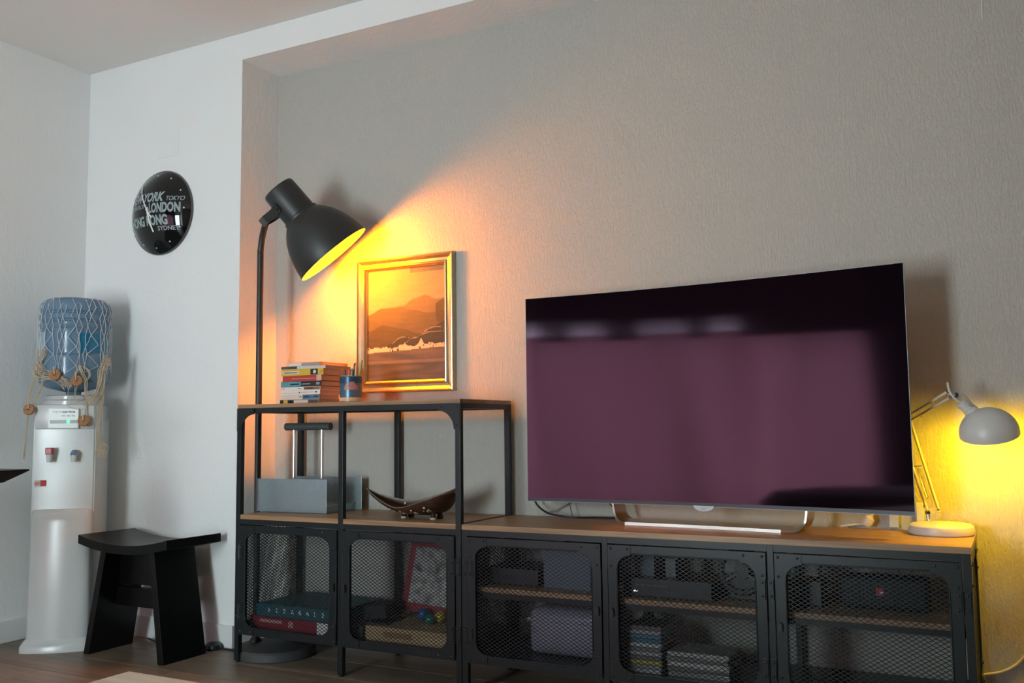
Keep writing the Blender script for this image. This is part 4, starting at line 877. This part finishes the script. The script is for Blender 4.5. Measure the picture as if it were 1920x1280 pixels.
for k, (c, nn) in enumerate(zip(cc, nmz)):
    disc_case('%s disc case in the tall left stack behind the fourth mesh door' % nn, 1.588 + random.uniform(-.003, .003), 0.125, 0.1205 + k * 0.0125, 0.105, 0.0118, c, 0.0, 'disc cases in the tall stack')
cc2 = [(0.20, 0.20, 0.21), (0.12, 0.12, 0.12), (0.38, 0.38, 0.38), (0.14, 0.14, 0.14), (0.30, 0.31, 0.30)]
nm2 = ['bottom grey', 'near-black second', 'white middle', 'dark fourth', 'top light grey']
for k, (c, nn) in enumerate(zip(cc2, nm2)):
    disc_case('%s wide case in the low right stack behind the fourth mesh door' % nn, 1.748 + random.uniform(-.003, .003), 0.13, 0.1205 + k * 0.0142, 0.185, 0.0135, c, 0.0, 'wide cases in the low stack')
# bench bay three
sp = thing('portable_speaker', 'black portable speaker with a small red badge behind the rightmost mesh door', 'speaker', (2.255, 0.185, 0.3395))
bm = bmesh.new(); bx(bm, -0.115, 0.118, -0.045, 0.045, 0, 0.092, 0.016); fin('speaker_body', bm, flat('black_grille', (0.008, 0.008, 0.009), 0.7), sp, True, 60)
box('badge', -0.017, 0.003, -0.0462, -0.0445, 0.042, 0.062, flat('red_badge', (0.42, 0.02, 0.01)), sp)
bm = bmesh.new(); bx(bm, -0.008, 0.001, -0.0468, -0.0460, 0.048, 0.053); fin('badge_mark', bm, flat('white_print', (0.7, 0.7, 0.66)), sp)
rt = thing('router', 'black router with silver connectors left of the portable speaker', 'router', (2.045, 0.18, 0.3395))
box('casing', -0.045, 0.05, -0.05, 0.06, 0.0, 0.07, BLACKP, rt, 0.004)
for k in range(3): lathe_obj('connector', [(0, 0), (0.006, 0), (0.006, 0.008), (0.004, 0.01), (0, 0.01)], CHROME, rt, 12, (-0.032, -0.05, 0.014 + k * 0.018), (0, -1, 0))
tube_obj('antenna', [(0.03, 0.04, 0.06), (0.032, 0.04, 0.125)], 0.004, BLACKP, rt)
tag(tube_obj('loose_cable', spline([(2.03, 0.06, 0.124), (2.08, 0.1, 0.124), (2.1, 0.16, 0.126), (2.06, 0.22, 0.125), (2.02, 0.26, 0.15)]), 0.003, flat('grey_cord', (0.4, 0.4, 0.38))), 'grey cable lying on the cabinet floor behind the rightmost mesh door', 'cable')

# ---------------------------------------------------------------- water cooler
CR_Z = math.radians(39.7)
wc = thing('water_cooler', 'white office water cooler with bottle on top in the room corner', 'water cooler', (-0.865, -0.052, 0), CR_Z)
def rbox_profile(w_, yf, yb, bulge, n=12, r=0.02):
    pts = []
    for k in range(n + 1):
        u = -1 + 2 * k / n; x = u * w_ / 2; pts.append((x, -(yf + bulge * (1 - u * u) ** 0.75)))
    pts += [(w_ / 2, yb - r), (w_ / 2 - r, yb), (-w_ / 2 + r, yb), (-w_ / 2, yb - r)]
    return pts
bm = bmesh.new(); prism(bm, rbox_profile(0.234, 0.135, 0.135, 0.004), 0.03, 0.90, 'z'); bmesh.ops.bevel(bm, geom=[e for e in bm.edges if abs(e.verts[0].co.x) > 0.116 and abs(e.verts[1].co.x) > 0.116 and abs(e.verts[0].co.z - e.verts[1].co.z) > 0.1], offset=0.006, segments=3, affect='EDGES')
fin('cabinet', bm, WHITEP, wc, True, 30)
bm = bmesh.new(); rows = []
for (zz, sc, ins) in ((0.03, 1.0, 0.0), (0.50, 0.97, 0.0), (0.535, 0.96, 0.004), (0.547, 0.93, 0.014), (0.549, 0.80, 0.035)):
    rows.append([bm.verts.new((x * sc, (y if k in (0, 16) else y + ins), zz)) for k, (x, y) in enumerate([(-0.118, -0.12)] + [(math.sin(math.radians(-90 + 180 * q / 14)) * 0.118, -0.128 - 0.052 * math.cos(math.radians(-90 + 180 * q / 14)) ** 0.6 if 0 < q < 14 else -0.128) for q in range(15)] + [(0.118, -0.12)])])
for a, b in zip(rows, rows[1:]):
    for k in range(len(a)): bm.faces.new((a[k], a[(k + 1) % len(a)], b[(k + 1) % len(b)], b[k]))
bm.faces.new(rows[-1]); bm.faces.new(rows[0][::-1]); fin('front_column', bm, WHITEP, wc, True, 40)
bm = bmesh.new(); rows = []
for (zz, g) in ((0.0, 0.020), (0.022, 0.020), (0.036, 0.012), (0.05, 0.002)):
    rows.append([bm.verts.new((x * (1 + g / 0.12), y - g if y < 0 else y + min(g, .01), zz)) for (x, y) in [(0.118, 0.135), (-0.118, 0.135)] + [(math.sin(math.radians(-90 + 180 * q / 16)) * 0.118, -0.125 - 0.052 * max(0, math.cos(math.radians(-90 + 180 * q / 16))) ** 0.6) for q in range(17)]])
for a, b in zip(rows, rows[1:]):
    for k in range(len(a)): bm.faces.new((a[k], a[(k + 1) % len(a)], b[(k + 1) % len(b)], b[k]))
bm.faces.new(rows[-1]); bm.faces.new(rows[0][::-1]); fin('base_plinth', bm, WHITEP, wc, True, 40)
bm = bmesh.new(); bx(bm, -0.112, 0.112, -0.148, 0.13, 0.866, 0.965, 0.010); fin('top_hood', bm, WHITEP, wc, True, 50)
lathe_obj('bottle_collar', [(0, 0.955), (0.112, 0.955), (0.118, 0.962), (0.118, 0.980), (0.112, 0.986), (0.107, 0.988), (0.107, 1.000), (0.100, 1.005), (0.06, 1.007), (0, 1.007)], mat('grey_white_plastic', (0.55, 0.56, 0.56), rough=0.2), wc, 48, (0, -0.012, 0))
# display box
dp = box('display_box', -0.058, 0.057, -0.163, -0.140, 0.868, 0.950, mat('bright_white_plastic', (0.80, 0.82, 0.80), rough=0.3), wc, 0.003)
box('indicator_strip', -0.050, 0.056, -0.1642, -0.162, 0.889, 0.902, flat('strip_grey', (0.20, 0.24, 0.24), 0.3), wc)
lathe_obj('indicator_light', [(0.007, 0), (0.006, 0.0015), (0, 0.002)], mat('green_led', (0.1, 0.9, 0.3), emit=((0.05, 1.0, 0.25), 2.2)), wc, 16, (0.019, -0.164, 0.8955), (0, -1, 0))
text('maker_name', 'aqua', 0.02, flat('print_light_blue', (0.30, 0.38, 0.44)), wc, facing(-0.040, -0.1632, 0.929), depth=0.0002, fit=(0.034, 0.010))
text('maker_name', 'service', 0.02, flat('print_blue', (0.03, 0.08, 0.20)), wc, facing(-0.004, -0.1632, 0.931), offset=0.0006, depth=0.0002, fit=(0.048, 0.0085))
text('phone_number', '902 486 486', 0.01, flat('print_grey', (0.16, 0.20, 0.20)), wc, facing(-0.006, -0.1632, 0.916), depth=0.0002, fit=(0.050, 0.006))
for (x, m_, open_) in ((-0.045, flat('red_tap', (0.42, 0.01, 0.02), 0.3), 0), (0.045, flat('blue_tap', (0.12, 0.2, 0.36), 0.3), 1)):
    tp = lathe_obj('tap', [(0, 0), (0.008, 0), (0.011, 0.012), (0.013, 0.03), (0.013, 0.032), (0, 0.032)], WHITEP, wc, 20, (x, -0.172, 0.735))
    bm = bmesh.new(); tube(bm, [(x, -0.135, 0.755), (x, -0.172, 0.757)], 0.009, 14); fin('tap_stem', bm, WHITEP, tp)
    bm = bmesh.new()
    if open_: bx(bm, x - 0.010, x + 0.010, -0.186, -0.150, 0.767, 0.777, 0.002, Matrix.Rotation(0.35, 3, 'X'), (x, -0.17, 0.77))
    else: bx(bm, x - 0.013, x + 0.013, -0.187, -0.158, 0.767, 0.793, 0.003)
    fin('tap_lever', bm, m_, tp)
box('warning_sticker', -0.105, -0.083, -0.1405, -0.139, 0.640, 0.664, flat('sticker_white', (0.62, 0.52, 0.48)), wc); box('warning_sticker', -0.083, -0.062, -0.1408, -0.139, 0.640, 0.664, flat('sticker_red', (0.50, 0.03, 0.02)), wc)
text('sticker_lettering', 'ESP', 0.012, flat('sticker_red', (0.50, 0.03, 0.02)), wc, facing(-0.103, -0.141, 0.647), depth=0.0002, fit=(0.018, 0.009))
# bottle
BR = 0.138
botm = bpy.data.materials.new('blue_bottle_plastic'); botm.use_nodes = True; ntx, N, L, P = nodes_of(botm)
P.inputs['Base Color'].default_value = (0.20, 0.33, 0.46, 1); P.inputs['Roughness'].default_value = 0.08; P.inputs['Transmission Weight'].default_value = 0.35; P.inputs['IOR'].default_value = 1.33
bprof = [(0.028, 1.008), (0.030, 1.018), (0.055, 1.024), (0.105, 1.036), (0.130, 1.055), (BR, 1.085), (BR + 0.001, 1.13), (BR, 1.165), (BR - 0.007, 1.172), (BR - 0.008, 1.178), (BR - 0.006, 1.184), (BR - 0.006, 1.275), (BR, 1.283), (BR + 0.001, 1.30), (BR - 0.005, 1.306), (BR - 0.005, 1.310), (BR + 0.001, 1.316), (BR + 0.001, 1.334), (BR - 0.005, 1.340), (BR - 0.005, 1.344), (BR, 1.350), (BR, 1.362), (BR - 0.006, 1.384), (BR - 0.022, 1.400), (BR - 0.045, 1.406), (0, 1.404)]
bt = thing('water_bottle', 'large blue plastic water bottle upside down on the white cooler', 'bottle', (-0.865, -0.052, 0), CR_Z)
def by(p): return (p[0], p[1], p[2])
lathe_obj('bottle_shell', bprof, botm, bt, 56, (0, -0.012, 0))
def cyl_patch(name, a0, a1, z0, z1, r, m, parent, n=10, oy=-0.012):
    bm = bmesh.new(); rows = []
    for k in range(n + 1):
        a = math.radians(a0 + (a1 - a0) * k / n); rows.append([bm.verts.new((r * math.sin(a), oy - r * math.cos(a), zz)) for zz in (z0, z1)])
    for a, b in zip(rows, rows[1:]): bm.faces.new((a[0], b[0], b[1], a[1]))
    return fin(name, bm, m, parent, True)
cyl_patch('bottle_label', 20, 58, 1.176, 1.258, BR - 0.0045, flat('label_blue', (0.01, 0.17, 0.30), 0.25), bt)
cyl_patch('bottle_label', -72, -42, 1.170, 1.262, BR - 0.0045, flat('label_pale', (0.36, 0.46, 0.54), 0.25), bt)
cyl_patch('label_edge', 18.6, 20, 1.174, 1.260, BR - 0.0042, flat('label_pale', (0.36, 0.46, 0.54), 0.25), bt, 2)
lathe_obj('water_line', [(BR - 0.0056, 1.262), (BR - 0.0050, 1.264), (BR - 0.0056, 1.266)], flat('water_edge', (0.10, 0.18, 0.25)), bt, 56, (0, -0.012, 0))

# ---------------------------------------------------------------- fishing net draped over the bottle
fn = thing('fishing_net', 'fishing net with cork floats draped over the blue water bottle', 'net', (-0.865, -0.052, 0), CR_Z)
def cyl(a, z, r): a = math.radians(a); return Vector((r * math.sin(a), -0.012 - r * math.cos(a), z))
bm = bmesh.new(); rnd = random.Random(3)
NA = 22; zs = [1.395, 1.36, 1.325, 1.285, 1.245, 1.205, 1.165, 1.125, 1.09]
nodes_ = {}
for j, zz in enumerate(zs):
    for i in range(NA):
        a = -120 + 240 * i / (NA - 1) + (5.5 if j % 2 else 0)
        # gather towards the four knots lower down
        f = (j / (len(zs) - 1)) ** 1.6
        tgt = min((-52, -8, 22, 60), key=lambda q: abs(q - a))
        if -95 < a < 100: a = a + (tgt - a) * 0.62 * f
        nodes_[i, j] = cyl(a + rnd.uniform(-1.6, 1.6), zz + rnd.uniform(-.007, .007), (BR + 0.0035) if j else BR - 0.012)
TWR = 0.0011
for (i, j), p in nodes_.items():
    if j + 1 < len(zs):
        q = nodes_[i, j + 1]; tube(bm, [p, (p + q) / 2 + Vector(cyl(0, 0, 0)) * 0 + (p + q - Vector((0, -0.024, p.z + q.z))).normalized() * 0.001, q], TWR, 4, False)
        k = i + (1 if j % 2 else -1)
        if 0 <= k < NA and (i + j) % 2 == 0:
            q = nodes_[k, j + 1]; mid = (p + q) / 2; rr = Vector((mid.x, mid.y + 0.012, 0)); rr.normalize(); mid = Vector((rr.x * (BR + 0.004), -0.012 + rr.y * (BR + 0.004), mid.z - 0.004)) if j else mid
            tube(bm, [p, mid, q], TWR, 4, False)
for i in range(0, NA):
    p = nodes_[i, 0]; tube(bm, [p, Vector((p.x * 0.6, -0.012 + (p.y + 0.012) * 0.6, 1.4075)), Vector((0.01, -0.02, 1.4085))], TWR, 4, False)
o = fin('net_mesh', bm, TWINEP, fn); o['kind'] = 'stuff'
def strand_bundle(name, path, n, spread, r, m=TWINE, seed=1):
    bm = bmesh.new(); rr = random.Random(seed)
    for k in range(n):
        pts = []
        ox, oz, oy = rr.uniform(-1, 1) * spread, rr.uniform(-1, 1) * spread * 0.5, rr.uniform(-0.3, 1) * spread * 0.6; ph = rr.uniform(0, 6); am = rr.uniform(.3, 1) * spread * .6
        for i, p in enumerate(path):
            p = Vector(p); pts.append(p + Vector((ox + am * math.sin(ph + i * 1.7), -abs(oy) + 0.2 * am * math.sin(ph + i * 2.3), oz + 0.3 * am * math.cos(ph + i))))
        tube(bm, spline(pts, 5), r, 4, False)
    o = fin(name, bm, m, fn); o['kind'] = 'stuff'; return o
F = -0.012 - BR - 0.006
G = [  # gathered twine bundles: local points (x right, y out negative, z)
    ([(-0.098, -0.125, 1.19), (-0.100, -0.128, 1.16), (-0.112, -0.125, 1.12), (-0.108, -0.132, 1.085), (-0.085, -0.15, 1.068), (-0.045, F, 1.072), (-0.010, F, 1.060), (0.010, F, 1.03)], 16, 0.009, 0.0014),
    ([(-0.112, -0.125, 1.12), (-0.095, -0.14, 1.095), (-0.06, F + 0.005, 1.082), (-0.03, F, 1.075)], 12, 0.012, 0.0012),
    ([(0.052, F + 0.008, 1.120), (0.060, F + 0.004, 1.095), (0.075, F + 0.01, 1.06), (0.078, F + 0.01, 1.02), (0.088, -0.15, 0.985)], 5, 0.005, 0.0020),
    ([(0.050, F + 0.008, 1.120), (0.035, F, 1.09), (0.028, F, 1.06), (0.022, F, 1.048)], 3, 0.005, 0.0020),
    ([(0.062, F + 0.01, 1.118), (0.085, -0.14, 1.10), (0.088, -0.14, 1.075), (0.070, F + 0.01, 1.058), (0.05, F, 1.05)], 3, 0.004, 0.0012),
    ([(0.128, -0.085, 1.165), (0.133, -0.10, 1.14), (0.120, -0.115, 1.11), (0.118, -0.12, 1.06), (0.112, -0.13, 1.02), (0.098, -0.15, 0.99), (0.085, -0.155, 0.965)], 16, 0.008, 0.0014),
    ([(0.130, -0.10, 1.13), (0.126, -0.11, 1.05), (0.126, -0.12, 0.98), (0.122, -0.14, 0.93), (0.124, -0.14, 0.87), (0.128, -0.14, 0.82), (0.132, -0.14, 0.79)], 10, 0.009, 0.0014),
    ([(-0.118, -0.12, 1.10), (-0.125, -0.125, 1.05), (-0.135, -0.13, 1.00), (-0.140, -0.14, 0.955)], 2, 0.002, 0.0020),
    ([(-0.085, -0.15, 1.07), (-0.090, -0.15, 1.03), (-0.105, -0.15, 0.99), (-0.116, -0.15, 0.965)], 3, 0.005, 0.0018),
    ([(0.088, -0.15, 0.985), (0.084, -0.16, 0.95), (0.082, -0.165, 0.915)], 3, 0.003, 0.0018),
    ([(-0.125, -0.10, 1.09), (-0.145, -0.10, 1.0), (-0.150, -0.10, 0.90), (-0.155, -0.10, 0.80), (-0.160, -0.10, 0.745)], 4, 0.004, 0.0016),
    ([(0.010, F, 1.05), (0.015, F, 1.02), (0.012, F, 0.985), (0.02, F - 0.004, 0.955), (0.06, -0.168, 0.943), (0.09, -0.16, 0.94)], 1, 0.003, 0.0012),
    ([(0.045, F, 1.04), (0.043, F, 1.00), (0.055, F, 0.975), (0.075, -0.155, 0.985)], 3, 0.006, 0.0010),
]
for k, (path, n, spd, r) in enumerate(G): strand_bundle('twine_bundle', [(p[0] + (0.012 if p[0] > 0.09 else 0), p[1], p[2]) for p in path], n if n < 6 else int(n * 0.8), spd * (1.7 if n > 6 else 1.2), min(r, 0.0016) * 0.85, TWINE, k + 2)
# curly loops at the end of the right tassel
bm = bmesh.new(); rr = random.Random(5)
for k in range(9):
    c = Vector((0.142 + rr.uniform(-.012, .012), -0.145, 0.775 + rr.uniform(-.018, .03))); R_ = rr.uniform(.007, .017); tl = rr.uniform(0, 3)
    tube(bm, [c + Vector((R_ * math.cos(2 * PI * q / 14 * 1.2 + tl), -0.004 * math.sin(q), R_ * 1.1 * math.sin(2 * PI * q / 14 * 1.2 + tl))) for q in range(14)], 0.0013, 4, False)
for k in range(7):
    c = Vector((0.145 + rr.uniform(-.008, .008), -0.105, 1.14 + rr.uniform(-.02, .02))); R_ = rr.uniform(.006, .012); tl = rr.uniform(0, 3)
    tube(bm, [c + Vector((R_ * math.cos(2 * PI * q / 14 * 1.1 + tl), -0.004 * math.sin(q), R_ * math.sin(2 * PI * q / 14 * 1.1 + tl))) for q in range(14)], 0.0012, 4, False)
o = fin('twine_loops', bm, TWINE, fn); o['kind'] = 'stuff'
for (x, y, z_, nx_) in ((-0.127, -0.165, 0.945, -0.3), (0.080, -0.178, 0.898, 0.1), (-0.036, F - 0.010, 1.083, 0.0), (0.045, F - 0.008, 1.060, 0.2)):
    cf = lathe_obj('cork_float', [(0.004, -0.007), (0.020, -0.007), (0.0225, -0.004), (0.0225, 0.004), (0.020, 0.007), (0.004, 0.007), (0.004, -0.007)], CORK, fn, 24, (x, y, z_), (nx_, -1, 0.15))
    tube_obj('float_cord', spline([(x - 0.004, y - 0.004, z_ + 0.034), (x, y - 0.0105, z_ + 0.012), (x + 0.001, y - 0.011, z_ + 0.001)]), 0.0022, TWINE, cf, 5)

# ---------------------------------------------------------------- black stool
stl = thing('stool', 'low black wooden stool with a curved seat beside the water cooler', 'stool', (-0.435, -0.02, 0))
bm = bmesh.new(); rows = []; n = 20; HL = 0.245
for i in range(n + 1):
    u = -1 + 2 * i / n; zt = 0.420 + 0.031 * abs(u) ** 2.0; x = u * HL; th = 0.033
    rows.append([bm.verts.new(p) for p in ((x, -0.135, zt), (x, 0.135, zt), (x, 0.135, zt - th), (x, -0.135, zt - th))])
for a, b in zip(rows, rows[1:]):
    for q in range(4): bm.faces.new((a[q], a[(q + 1) % 4], b[(q + 1) % 4], b[q]))
bm.faces.new(rows[0]); bm.faces.new(rows[-1][::-1]); bmesh.ops.bevel(bm, geom=[e for e in bm.edges if e.calc_face_angle(0) > 0.9], offset=0.002, segments=2, affect='EDGES')
fin('seat', bm, BLACKW, stl, True, 30)
for sg in (-1, 1):
    bm = bmesh.new(); xt, xb = 0.115 * sg + 0.025, 0.188 * sg + 0.025; t_ = 0.030 * sg
    V = []
    for (x, yh0, yh1, zz) in ((xb, -0.138, 0.070, 0.0), (xt, -0.128, 0.072, 0.405)):
        V += [bm.verts.new(p) for p in ((x, yh0, zz), (x, yh1, zz), (x + t_, yh1, zz), (x + t_, yh0, zz))]
    for f in ((0, 3, 2, 1), (4, 5, 6, 7), (0, 1, 5, 4), (1, 2, 6, 5), (2, 3, 7, 6), (3, 0, 4, 7)): bm.faces.new([V[k] for k in f])
    bmesh.ops.recalc_face_normals(bm, faces=bm.faces[:]); bmesh.ops.bevel(bm, geom=bm.edges[:], offset=0.0015, segments=1, affect='EDGES')
    fin('leg', bm, BLACKW, stl)
box('stretcher', -0.130, 0.180, -0.045, -0.015, 0.175, 0.247, BLACKW, stl, 0.002)
box('seat_support', -0.108, 0.158, -0.05, -0.01, 0.262, 0.396, BLACKW, stl, 0.002)

# ---------------------------------------------------------------- black side table cut by the left frame edge
bt_ = thing('black_table', 'black table with a sloping-edged top at the far left, before the water cooler', 'table', (-0.75, -1.25, 0))
bm = bmesh.new(); x1, y1 = 0.607, 0.50
for zz, ins in ((0.740, 0.0), (0.705, 0.045)): pass
V = []
for zz, ins in ((0.740, 0.0), (0.736, 0.0), (0.700, 0.052)):
    V.append([bm.verts.new(p) for p in ((-0.30 + ins, -0.55 + ins, zz), (x1 - ins, -0.55 + ins, zz), (x1 - ins, y1 - ins, zz), (-0.30 + ins, y1 - ins, zz))])
for a, b in zip(V, V[1:]):
    for q in range(4): bm.faces.new((a[q], a[(q + 1) % 4], b[(q + 1) % 4], b[q]))
bm.faces.new(V[0]); bm.faces.new(V[-1][::-1]); fin('table_top', bm, BLACKW, bt_)
def leg_taper(par, p0, p1, w0, w1):
    bm = bmesh.new(); V = []
    for p, w_ in ((p0, w0), (p1, w1)): V += [bm.verts.new((p[0] + a * w_, p[1] + b * w_, p[2])) for a, b in ((-1, -1), (1, -1), (1, 1), (-1, 1))]
    for f in ((0, 3, 2, 1), (4, 5, 6, 7), (0, 1, 5, 4), (1, 2, 6, 5), (2, 3, 7, 6), (3, 0, 4, 7)): bm.faces.new([V[k] for k in f])
    fin('leg', bm, BLACKW, par)
for (xa, ya, xb, yb) in ((0.46, 0.38, 0.570, 0.425), (0.46, -0.42, 0.57, -0.47), (-0.18, -0.42, -0.24, -0.47), (-0.18, 0.38, -0.24, 0.43)):
    leg_taper(bt_, (xb, yb, 0), (xa, ya, 0.70), 0.022, 0.028)

# ---------------------------------------------------------------- pale coffee table at the bottom edge
ct = thing('coffee_table', 'pale wooden table whose corner shows at the bottom, before the stool', 'table', (1.25, -1.53, 0))
for k in range(5): box('table_board', 0.001 + 0 * k, 0.9, -0.11 * (k + 1) + 0.0015, -0.11 * k, 0.428, 0.45, PALEW, ct, 0.001)
for (a, b) in ((0.03, -0.03), (0.85, -0.03), (0.03, -0.50), (0.85, -0.50)): box('leg', a, a + 0.04, b - 0.04, b, 0, 0.428, PALEW, ct, 0.002)
